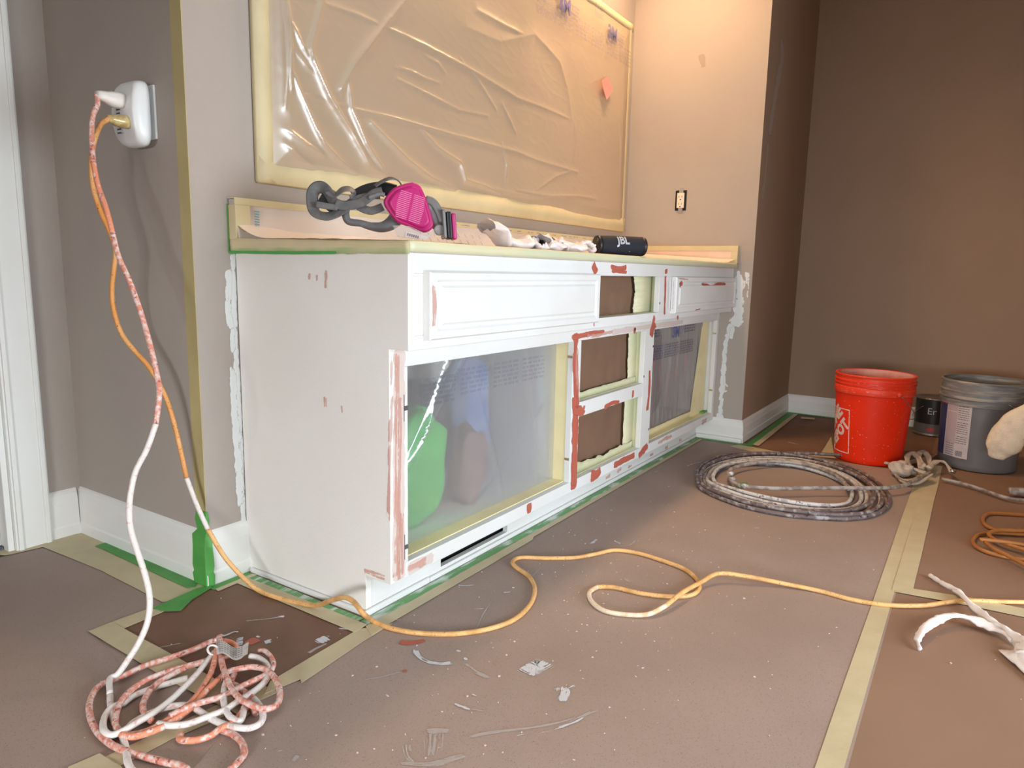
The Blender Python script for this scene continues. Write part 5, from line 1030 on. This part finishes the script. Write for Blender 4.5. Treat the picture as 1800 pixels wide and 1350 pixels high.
prof = [(0, .004), (.128, .004), (.134, 0), (.139, .004)]+[(rfg(z), z) for z in (.02, .10, .20, .262)]+[(.1545, .264), (.1560, .268), (.1560, .288), (.1600, .290), (.1600, .2935), (.1540, .296), (.1540, .316), (.1600, .318), (.1600, .322), (.1540, .325), (.1540, .352), (.1575, .354), (.1590, .360), (.157, .363), (.151, .363)]
MB().lathe(prof[:8], gc_, 64).lathe([(.151, .363), (.149, .30), (.134, .012), (0, .012)], gc_, 64).build('body', M['bucket_grey'], gb_, smooth=True)
o = MB().lathe(prof[7:], gc_, 64).build('rim_bands', M['bucket_grey_rim'], gb_, smooth=True); o.modifiers.new('e', 'EDGE_SPLIT').split_angle = R(35)
MB().lathe([(.1495, .30), (.1505, .362)], gc_, 64).build('inner_wall', M['bucket_grey_rim'], gb_, smooth=True)
for k in range(26):
    if k in (9, 10): continue
    a = R(90+k*9); b = MB()
    b.add([(gc_[0]+math.cos(a+d)*r_, gc_[1]+math.sin(a+d)*r_, z) for r_, z in ((.153, .266), (.158, .266), (.158, .288), (.153, .288)) for d in (0, .012)], [(0, 2, 3, 1), (2, 4, 5, 3), (4, 6, 7, 5)]) ; b.build('rib', M['bucket_grey_rim'], gb_)
b = MB(); cyl_quad(b, -.105, .0, -.115, .110, gc_, rfg, R(166), .165, .0012, 14); lbl = b.build('label', M['label'], gb_, smooth=True)
b = MB(); cyl_quad(b, -.165, -.107, -.115, .110, gc_, rfg, R(166), .165, .0010, 10); b.build('blue_label', M['labelblue'], gb_, smooth=True)
b = MB(); cyl_quad(b, -.160, -.107, .095, .120, gc_, rfg, R(166), .165, .0014, 8); b.build('red_label_corner', M['labelred'], gb_, smooth=True)
b = MB(); y = .098
for k in range(26):
    x = -.050 if k < 17 else -.095; xe = -.008 if k < 17 else -.055
    while x < xe: w_ = random.uniform(.005, .014); cyl_quad(b, x, min(xe, x+w_), y-.0013, y+.0013, gc_, rfg, R(166), .165, .0019, 1); x += w_+.002
    y -= .0088 if k not in (6, 12) else .014
for k in range(9): cyl_quad(b, -.045+k*.003, -.0435+k*.003, -.108, -.086, gc_, rfg, R(166), .165, .0019, 1)
b.build('label_print', M['print_grey'], lbl)
b = MB(); cyl_quad(b, -.100, -.052, .075, .105, gc_, rfg, R(166), .165, .0016, 4); cyl_quad(b, -.100, -.052, -.06, .07, gc_, rfg, R(166), .165, .0016, 4); b.build('label_panel', mat('pinkish_label_panel', (.50, .40, .42, 1), .5), lbl)
bail(gb_, gc_, .155, .29, R(210), .10, M['steel'], side=1, rr=.0016)
# paint can behind
pc = (3.000, -1.355, .0026)
can_ = thing('paint_can', pc, 'small black gallon paint can half hidden behind the grey bucket', 'paint can')
MB().lathe([(0, 0), (.080, 0), (.0835, .002), (.0835, .006), (.082, .008), (.082, .060)], pc, 40).lathe([(.082, .178), (.0845, .181), (.0845, .186), (.078, .187), (.074, .182), (0, .182)], pc, 40).build('can_body', M['can_metal'], can_, smooth=True)
MB().lathe([(.0822, .060), (.0822, .178)], pc, 40).build('can_label', M['can_black'], can_, smooth=True)
MB().lathe([(.0824, .012), (.0824, .060)], pc, 40).build('lower_label', mat('grey_label_band', (.10, .09, .085, 1), .4), can_, smooth=True)
b = MB(); pts, fs = wrap_text('Er', .046, -.0002, pc, 0, 0, 0, 0); b.add(on_cyl(pts, pc, lambda z: .0822, R(176), .125, .0008), fs); b.build('lettering', M['logo_silver'], can_)
b = MB(); pts, fs = wrap_text('PAINT', .012, 0, pc, 0, 0, 0, 0) if False else ([], []); cyl_quad(b, -.02, .012, -.008, .008, pc, lambda z: .0824, R(180), .035, .0008, 4); b.build('label_badge', M['labelred'], can_)
bail(can_, pc, .083, .150, R(150), .075, M['steel'], side=-1, rr=.0013)
# ---------------------------------------------------------------- spray hose coil with a rag knot
hc = thing('spray_hose', (1.66, -.95, 0), 'coil of thick paint-stained spray hose lying on the floor paper before the buckets', 'hose')
HO = [(1.4411,-0.6808),(1.5848,-0.6477),(1.7328,-0.6525),(1.8744,-0.6925),(2.0087,-0.7756),(2.0812,-0.9003),(2.0623,-1.0394),(1.9741,-1.1587),(1.8238,-1.2458),(1.6695,-1.2947),(1.534,-1.3027),(1.4101,-1.274),(1.3243,-1.2107),(1.275,-1.1181),(1.248,-1.0196),(1.255,-0.9089),(1.3052,-0.7979),(1.3676,-0.7206)]
HI = [(1.5054,-0.718),(1.6262,-0.702),(1.723,-0.7225),(1.8093,-0.7804),(1.8584,-0.8583),(1.8802,-0.9418),(1.8487,-1.0331),(1.786,-1.1127),(1.7003,-1.1623),(1.602,-1.1836),(1.504,-1.1848),(1.4389,-1.1558),(1.4037,-1.1086),(1.378,-1.0452),(1.3684,-0.9735),(1.3754,-0.8916),(1.401,-0.8089),(1.4346,-0.7532)]
hm = ['hose_dark', 'hose_dark', 'hose_light', 'hose_dark', 'hose_light', 'hose_light', 'hose_dark', 'hose_light']
rh = .0072
for q in range(8):
    t = q/7; off_ = random.uniform(-.08, .08); P = []
    for i in range(len(HO)+1):
        j = i % len(HO); tt = min(1, max(0, t+off_*math.sin(j*.35+q)+.05*math.sin(j*.7+q*2)))
        P.append((HO[j][0]*(1-tt)+HI[j][0]*tt, HO[j][1]*(1-tt)+HI[j][1]*tt, rh+.0012+(.0125 if q % 2 else 0)*(.5+.5*math.sin(j*.5+q))))
    cord(hc, 'hose', P, rh, M[hm[q]], 10, 5)
cord(hc, 'hose', [(p[0], p[1], .018+.004*math.sin(i)) for i, p in enumerate([(1.3869,-0.7014),(1.5456,-0.6474),(1.7012,-0.6392),(1.8519,-0.6632),(1.968,-0.7383),(2.0629,-0.8458),(2.1277,-0.9606),(2.1608,-1.0793)])], rh, M['hose_dark'], 10, 5)
cord(hc, 'hose', [(p[0], p[1], .018) for p in [(2.1608,-1.0793),(2.1628,-1.1557),(2.142,-1.2429),(2.115,-1.3168),(2.0865,-1.3585)]], rh*.8, mat('hose_pinkish_white', (.62, .52, .46, 1), .5), 10, 5)
cord(hc, 'hose', [(p[0], p[1], .026) for p in [(1.622,-1.1679),(1.7351,-1.1284),(1.8368,-1.0559),(1.8766,-0.9642),(1.8566,-0.8699),(1.7728,-0.8013),(1.6692,-0.7584),(1.5893,-0.7552),(1.5129,-0.7757),(1.452,-0.8103),(1.4217,-0.8474)]], rh, M['hose_grey'], 10, 5)
cord(hc, 'hose', [(p[0], p[1], .030) for p in [(1.4217,-0.8474),(1.4234,-0.8927),(1.4656,-0.9701),(1.5469,-1.0679),(1.6345,-1.1846),(1.6975,-1.2685),(1.7725,-1.325),(1.8787,-1.3535),(2.0158,-1.3917)]], rh, M['hose_grey'], 10, 5)
for p in [(1.4212,-0.8575),(1.4775,-0.7987),(1.5464,-0.7722)]: MB().sweep([(p[0]-.006, p[1], .029), (p[0]+.008, p[1]-.004, .029)], rh+.0015, n=12).build('hose_clamp', M['hose_light'], hc, smooth=True)
cord(hc, 'hose', [(p[0], p[1], .014) for p in [(2.0323,-1.438),(2.0092,-1.5032),(1.972,-1.557),(1.9202,-1.6083),(1.8945,-1.6575),(1.9333,-1.74),(2.0454,-1.8594),(2.2269,-1.9739)]], rh*.85, M['hose_grey'], 10, 5)
MB().sweep([(p[0], p[1], .022) for p in [(1.9742,-1.6481),(1.9878,-1.677),(1.9869,-1.7184)]], [.012, .016, .014], n=12).build('hose_fitting', M['hose_grey'], hc, smooth=True)
rg = thing('tied_rag', (2.03, -1.30, .003), 'dirty white rag knotted round the spray hose in front of the orange bucket', 'rag')
b = MB(); lump(b, (2.03, -1.30, .030), (.050, .045, .028), 5, .6, 14, 1.0); b.build('knot', M['ragcloth'], rg, smooth=True)
def strip(th, P, z, w_, m, name='cloth_strip', tw=.4, t=.004, seed=0):
    Q = spline([(p[0], p[1], z[i] if isinstance(z, (list, tuple)) else z) for i, p in enumerate(P)], 6); K = len(Q)
    ww = [(w_[min(len(w_)-1, int(i/(K-1)*(len(w_)-1)))] if isinstance(w_, (list, tuple)) else w_)*(.5+.18*noise.noise(Vector((i*.5, seed, 0)))) for i in range(K)]
    MB().sweep(Q, ww, [t+.4*t*noise.noise(Vector((i*.7, seed, 5))) for i in range(K)], [tw*math.sin(i*.35+seed) for i in range(K)], n=10, power=.8).build(name, M[m], th, smooth=True)
for i, (P, z) in enumerate([([(2.0114,-1.2855),(1.9323,-1.306),(1.9206,-1.3505),(2.0247,-1.3912)], [.010, .014, .02, .03]), ([(1.9618,-1.2958),(1.892,-1.3245),(1.9047,-1.3647),(2.0062,-1.4036)], [.010, .012, .018, .03]), ([(2.0178,-1.3821),(2.0466,-1.3319),(2.1496,-1.3081),(2.2425,-1.3175),(2.179,-1.3465),(2.0777,-1.3728)], [.03, .04, .05, .055, .05, .04]), ([(2.072,-1.3653),(2.2193,-1.3439),(2.3045,-1.355),(2.2055,-1.3812),(2.0918,-1.3914)], [.03, .05, .055, .05, .03]), ([(2.0704,-1.3887),(2.1679,-1.413),(2.17,-1.4422),(2.1015,-1.4675)], [.04, .05, .045, .03])]): strip(rg, P, z, .022, 'ragcloth', 'rag_end', .5, .0045, i)
p = [(2.1094,-1.4654)][0]; MB().sweep([(p[0]-.01, p[1], .034), (p[0]+.006, p[1]-.008, .03)], [.008, .009], n=10).build('metal_fitting', M['steel'], rg, smooth=True)
# ---------------------------------------------------------------- amber cord coil at the right edge
ac = thing('coiled_orange_cord', (1.65, -1.62, 0), 'loose loops of dark orange cord at the right edge of the photo', 'cord')
for P, z in (([(1.835,-1.9619),(1.8285,-1.8832),(1.7756,-1.7761),(1.7338,-1.6835),(1.6927,-1.6005),(1.6468,-1.5753),(1.5765,-1.569),(1.5199,-1.5853),(1.5046,-1.6216),(1.5324,-1.6754),(1.5849,-1.7625),(1.6732,-1.8668),(1.7487,-1.9369),(1.8175,-1.9637),(1.8346,-1.9267)], .007), ([(1.6116,-1.9516),(1.6213,-1.8746),(1.5605,-1.7608),(1.5085,-1.6744),(1.4696,-1.5979),(1.4235,-1.5588),(1.3626,-1.5448),(1.3121,-1.5495),(1.2743,-1.5755),(1.2646,-1.6166),(1.2706,-1.6648),(1.2887,-1.7414),(1.3353,-1.831),(1.4335,-1.9149),(1.5481,-1.9577),(1.6132,-1.939)], .007),
             ([(1.6819,-1.9417),(1.6861,-1.8681),(1.6097,-1.7643),(1.5144,-1.6746),(1.4723,-1.6095),(1.4321,-1.5861),(1.3972,-1.5844),(1.3656,-1.6009),(1.3429,-1.6344),(1.326,-1.6671),(1.3088,-1.7303),(1.3609,-1.8215),(1.4832,-1.9031),(1.6013,-1.9374),(1.6838,-1.9287)], .018), ([(1.325,-1.5743),(1.2821,-1.593),(1.2517,-1.619),(1.1944,-1.6618),(1.1411,-1.7075),(1.0842,-1.7716),(1.0865,-1.8368)], .018), ([(1.3244,-1.5591),(1.3436,-1.6142),(1.3521,-1.6681),(1.3591,-1.7465),(1.412,-1.8391),(1.5209,-1.9204),(1.6542,-1.9575)], .024)):
    cord(ac, 'wire', floor_path(P, z, z, .002, len(P)), .0058, M['orange_dark'], 8, 5)
# ---------------------------------------------------------------- twisted white cloth at the lower right
wc = thing('twisted_cloth', (.62, -1.60, .001), 'white cloth torn into twisted strips on the floor at the lower right', 'cloth')
strip(wc, [(0.9952,-1.4533),(0.9535,-1.4817),(0.9136,-1.5134),(0.8506,-1.538),(0.7938,-1.563),(0.754,-1.5874),(0.7284,-1.6108),(0.6844,-1.6295),(0.6282,-1.6371)], [.006, .008, .012, .016, .018, .018, .02, .022, .02], [.010, .012, .022, .020, .018, .020, .024, .030, .030], 'whitecloth', tw=.8, t=.0055, seed=2)
strip(wc, [(0.5526,-1.4593),(0.5809,-1.4523),(0.6269,-1.46),(0.6818,-1.4819),(0.7266,-1.5096),(0.7424,-1.545),(0.7342,-1.5768),(0.724,-1.6046),(0.6916,-1.6238)], [.006, .012, .018, .022, .024, .020, .016, .014, .012], [.006, .016, .020, .018, .024, .026, .022, .020, .018], 'whitecloth', tw=.5, t=.005, seed=5)
def ffl(u, v):
    a, b2, c_, d_ = FL; x = (a[0]*(1-u)+b2[0]*u)*(1-v)+(d_[0]*(1-u)+c_[0]*u)*v; y = (a[1]*(1-u)+b2[1]*u)*(1-v)+(d_[1]*(1-u)+c_[1]*u)*v
    return (x, y, .006+.012*math.sin(u*3)*math.sin(v*3)+.004*noise.noise(Vector((u*6, v*6, 1))))
FL = [(0.6436,-1.5951),(0.6649,-1.6404),(0.6443,-1.7136),(0.5246,-1.6611)]
o = grid('cloth_flap', 16, 12, ffl, M['whitecloth'], wc); so = o.modifiers.new('s', 'SOLIDIFY'); so.thickness = .003
strip(wc, [(0.6669,-1.6357),(0.6177,-1.6404),(0.5851,-1.6645)], [.018, .014, .01], [.03, .034, .036], 'whitecloth', tw=.3, t=.008, seed=9)
# ---------------------------------------------------------------- cream fleece rag at the right edge, before the grey bucket
K1 = [(2.02,-1.5999,0.1236),(2.02,-1.6065,0.1589),(2.02,-1.6294,0.2154),(2.02,-1.6656,0.2687),(2.02,-1.7176,0.3168),(2.02,-1.7914,0.3662)]
b = MB()
K2 = spline([(p[0], p[1], p[2]) for p in K1], 6)
rad = [.020+.036*min(1, i/9) for i in range(len(K2))]
P0 = []; n = 28; vs = []; fs = []
for i, p in enumerate(K2):
    t = (K2[min(i+1, len(K2)-1)]-K2[max(i-1, 0)]).normalized(); sd = Vector((1, 0, 0)); up2 = t.cross(sd).normalized()
    for k in range(n):
        q = 2*math.pi*k/n; r_ = rad[i]*(1+.18*noise.noise(Vector((math.cos(q)*1.3, math.sin(q)*1.3, i*.35)))); vs.append(p+sd*math.cos(q)*r_*.55+up2*math.sin(q)*r_)
for i in range(len(K2)-1):
    for k in range(n): fs.append((i*n+k, i*n+(k+1) % n, (i+1)*n+(k+1) % n, (i+1)*n+k))
fs.append(tuple(range(n))[::-1]); fs.append(tuple((len(K2)-1)*n+k for k in range(n)))
b.add(vs, fs)
E_ = K1[-1]; b2_ = Vector((E_[0], E_[1], 0))
lump(b, (E_[0], E_[1]-.02, E_[2]/2+.01), (.06, .075, E_[2]/2+.008), 31, .25, 14, .85)
o = b.build('fleece_rag', M['cream'], smooth=True, loc=(E_[0], E_[1], .003)); tag(o, 'cream fluffy fleece rag stained with paint, reaching in at the right edge', 'rag')
# ---------------------------------------------------------------- recessed lamps
for i, (x, y) in enumerate(((1.75, -.30), (.85, -.30))):
    t = thing('recessed_lamp', (x, y, H-.03), ['recessed ceiling lamp over the right half of the counter', 'recessed ceiling lamp over the left half of the counter'][i], 'lamp', 'recessed ceiling lamps')
    MB().lathe([(.060, -.002), (.085, -.004), (.088, .028), (.058, .029)], (x, y, H-.03), 32).build('trim_ring', M['trim'], t, smooth=True)
    MB().lathe([(0, .020), (.058, .020)], (x, y, H-.03), 32).build('lens', M['lens'], t)
# ---------------------------------------------------------------- dried paint on the floor
sw, st_, sr_ = Smears(), Smears(), Smears(); nzv = (0, 0, 1)
def fs_(S_, P, w_, **k): S_.add([(p[0], p[1], .0016) for p in P], w_, nzv, **k)
fs_(sw, [(-0.0446,-0.5952),(-0.0622,-0.6226),(-0.0686,-0.6531),(-0.0585,-0.6779),(-0.0392,-0.6982)], .016)
fs_(st_, [(-0.1854,-0.5961),(-0.1602,-0.6156),(-0.1242,-0.6333)], .007)
fs_(sw, [(0.0384,-0.8149),(0.0376,-0.8417),(0.068,-0.8496)], .055, jitter=.8); fs_(sw, [(0.0078,-0.847),(0.0425,-0.8347)], .03)
fs_(sw, [(-0.0315,-0.9351),(0.0109,-0.9161)], .035, jitter=.7); fs_(sw, [(-0.012,-0.9086),(0.0297,-0.93)], .03, strength=.8)
fs_(sr_, [(-0.044,-0.5574),(-0.0359,-0.5767),(-0.0081,-0.5961)], .022); fs_(sr_, [(-0.1224,-0.6359),(-0.115,-0.6395)], .010)
fs_(sw, [(-0.147,-0.7795),(-0.1455,-0.7962),(-0.1415,-0.8133)], .012); fs_(st_, [(-0.1415,-0.8133),(-0.1341,-0.8351)], .005)
fs_(st_, [(-0.2151,-0.847),(-0.1763,-0.8771),(-0.128,-0.9254),(-0.0703,-0.9704),(-0.0074,-1.0014)], .011); fs_(sw, [(-0.1669,-0.9108),(-0.1271,-0.9474),(-0.0785,-0.9749),(-0.0363,-0.9914)], .012, strength=.85)
fs_(st_, [(-0.2257,-0.8013),(-0.2507,-0.8207),(-0.275,-0.8383)], .055, strength=.85); fs_(st_, [(-0.2339,-0.7896),(-0.2098,-0.8189)], .03); fs_(st_, [(-0.2782,-0.7813),(-0.2966,-0.8026),(-0.3043,-0.8259)], .03, strength=.85); fs_(st_, [(-0.3195,-0.8041),(-0.2891,-0.8478),(-0.2429,-0.8796)], .02)
fs_(sw, [(0.2375,-0.4899),(0.248,-0.5099),(0.2662,-0.5242)], .008); fs_(sw, [(0.2702,-0.6042),(0.2832,-0.617)], .012); fs_(sw, [(0.1607,-0.5951),(0.178,-0.6146)], .007); fs_(st_, [(0.094,-0.6535),(0.1567,-0.6267),(0.2062,-0.6107)], .005)
fs_(sw, [(-0.0029,-0.6728),(-0.001,-0.683)], .014); fs_(sw, [(-0.0163,-0.7019),(-0.0197,-0.7115)], .014); fs_(st_, [(-0.0308,-0.7171),(-0.0424,-0.7491),(-0.0442,-0.7866)], .012)
fs_(sw, [(-0.2421,-0.2866),(-0.2293,-0.2968)], .040, jitter=.6); fs_(sw, [(-0.2002,-0.2984),(-0.1991,-0.308)], .022); fs_(sw, [(-0.1954,-0.3289),(-0.2014,-0.3438)], .020); fs_(sw, [(-0.2394,-0.2273),(-0.2368,-0.243),(-0.2145,-0.246),(-0.2104,-0.2557)], .010); fs_(sr_, [(-0.2302,-0.311),(-0.2047,-0.308)], .034)
fs_(sw, [(-0.1283,-0.4073),(-0.1307,-0.4356)], .036, jitter=.8); fs_(st_, [(-0.1338,-0.439),(-0.1622,-0.4372),(-0.1824,-0.4385)], .016); fs_(st_, [(-0.1717,-0.2257),(-0.147,-0.2472),(-0.1153,-0.2739)], .008); fs_(sw, [(-0.1203,-0.2669),(-0.11,-0.2769)], .014); fs_(sw, [(-0.0762,-0.4107),(-0.0677,-0.4311)], .014); fs_(sw, [(-0.0839,-0.2211),(-0.0863,-0.232)], .008)
fs_(sw, [(0.0209,-0.4597),(0.022,-0.4925),(0.0384,-0.4977)], .022, strength=.8); fs_(st_, [(0.0301,-0.3064),(0.0011,-0.4095),(0.0493,-0.4676)], .028, strength=.8); fs_(sw, [(0.0084,-0.4197),(0.0131,-0.4534)], .02, strength=.8)
fs_(sw, [(0.6648,-0.5189),(0.7138,-0.5394)], .035, jitter=.8, strength=.8); fs_(sw, [(0.6723,-0.6324),(0.7152,-0.6326)], .014); fs_(sw, [(0.7308,-0.6759),(0.7246,-0.7038)], .016); fs_(st_, [(0.6935,-0.697),(0.7254,-0.7263),(0.7783,-0.7259)], .006); fs_(st_, [(0.5162,-0.8089),(0.5062,-0.8289)], .022); fs_(st_, [(0.3866,-0.6126),(0.444,-0.6032),(0.4796,-0.6029)], .004)
fs_(sw, [(1.6357,-0.5674),(1.7108,-0.5815),(1.7561,-0.5974)], .022, strength=.9); fs_(sw, [(2.3449,-0.8081),(2.331,-0.8614)], .012); fs_(sw, [(1.0862,-0.9808),(1.0968,-0.9952)], .014); fs_(sw, [(1.4366,-0.4914),(1.5166,-0.5059)], .016, strength=.8)
fs_(st_, [(-0.3654,-0.1621),(-0.34,-0.1792),(-0.3038,-0.1998)], .006); fs_(sw, [(-0.1022,-0.7866),(-0.1018,-0.7992)], .014, strength=.8); fs_(sw, [(-0.4081,-0.6241),(-0.3968,-0.6308)], .014, strength=.8); fs_(st_, [(-0.4084,-0.6653),(-0.3956,-0.6607)], .012)
fs_(sw, [(0.0128,-0.3888),(0.0272,-0.3615),(0.0352,-0.3236)], .014, strength=.8); fs_(st_, [(0.7771,-0.5046),(0.6815,-0.4799),(0.6126,-0.463)], .02, strength=.7); fs_(st_, [(-0.3799,0.2635),(-0.3521,0.2447)], .02, strength=.7)
sw.build('paint_smear', M['s_white'], fl); st_.build('thin_paint_streak', M['s_thin'], fl); sr_.build('red_primer_smear', M['s_red'], fl)
b = MB(); rnd = random.Random(5)
for i in range(420):
    if i < 340: x = rnd.gauss(.15, .55); y = rnd.gauss(-.80, .28)
    else: x = rnd.uniform(-1.2, 2.6); y = rnd.uniform(-1.8, .3)
    if x > .0 and y > YT-.04: continue
    if x > A-.03 and y > -.03: continue
    r_ = abs(rnd.gauss(0, .0011))+.0006; a0 = rnd.uniform(0, 6); n = 6; el = rnd.uniform(.3, 1); ro = rnd.uniform(0, 3); P = []
    for k in range(n): q = a0+k*math.pi/3; u, v = r_*math.cos(q)*rnd.uniform(.7, 1.3), r_*el*math.sin(q)*rnd.uniform(.7, 1.3); P.append((x+u*math.cos(ro)-v*math.sin(ro), y+u*math.sin(ro)+v*math.cos(ro)))
    b.prism(P, .0010, .0018)
tag(b.build('paint_fleck', mat('dried_paint_fleck', (.70, .62, .56, 1), .6), fl), kind='stuff')
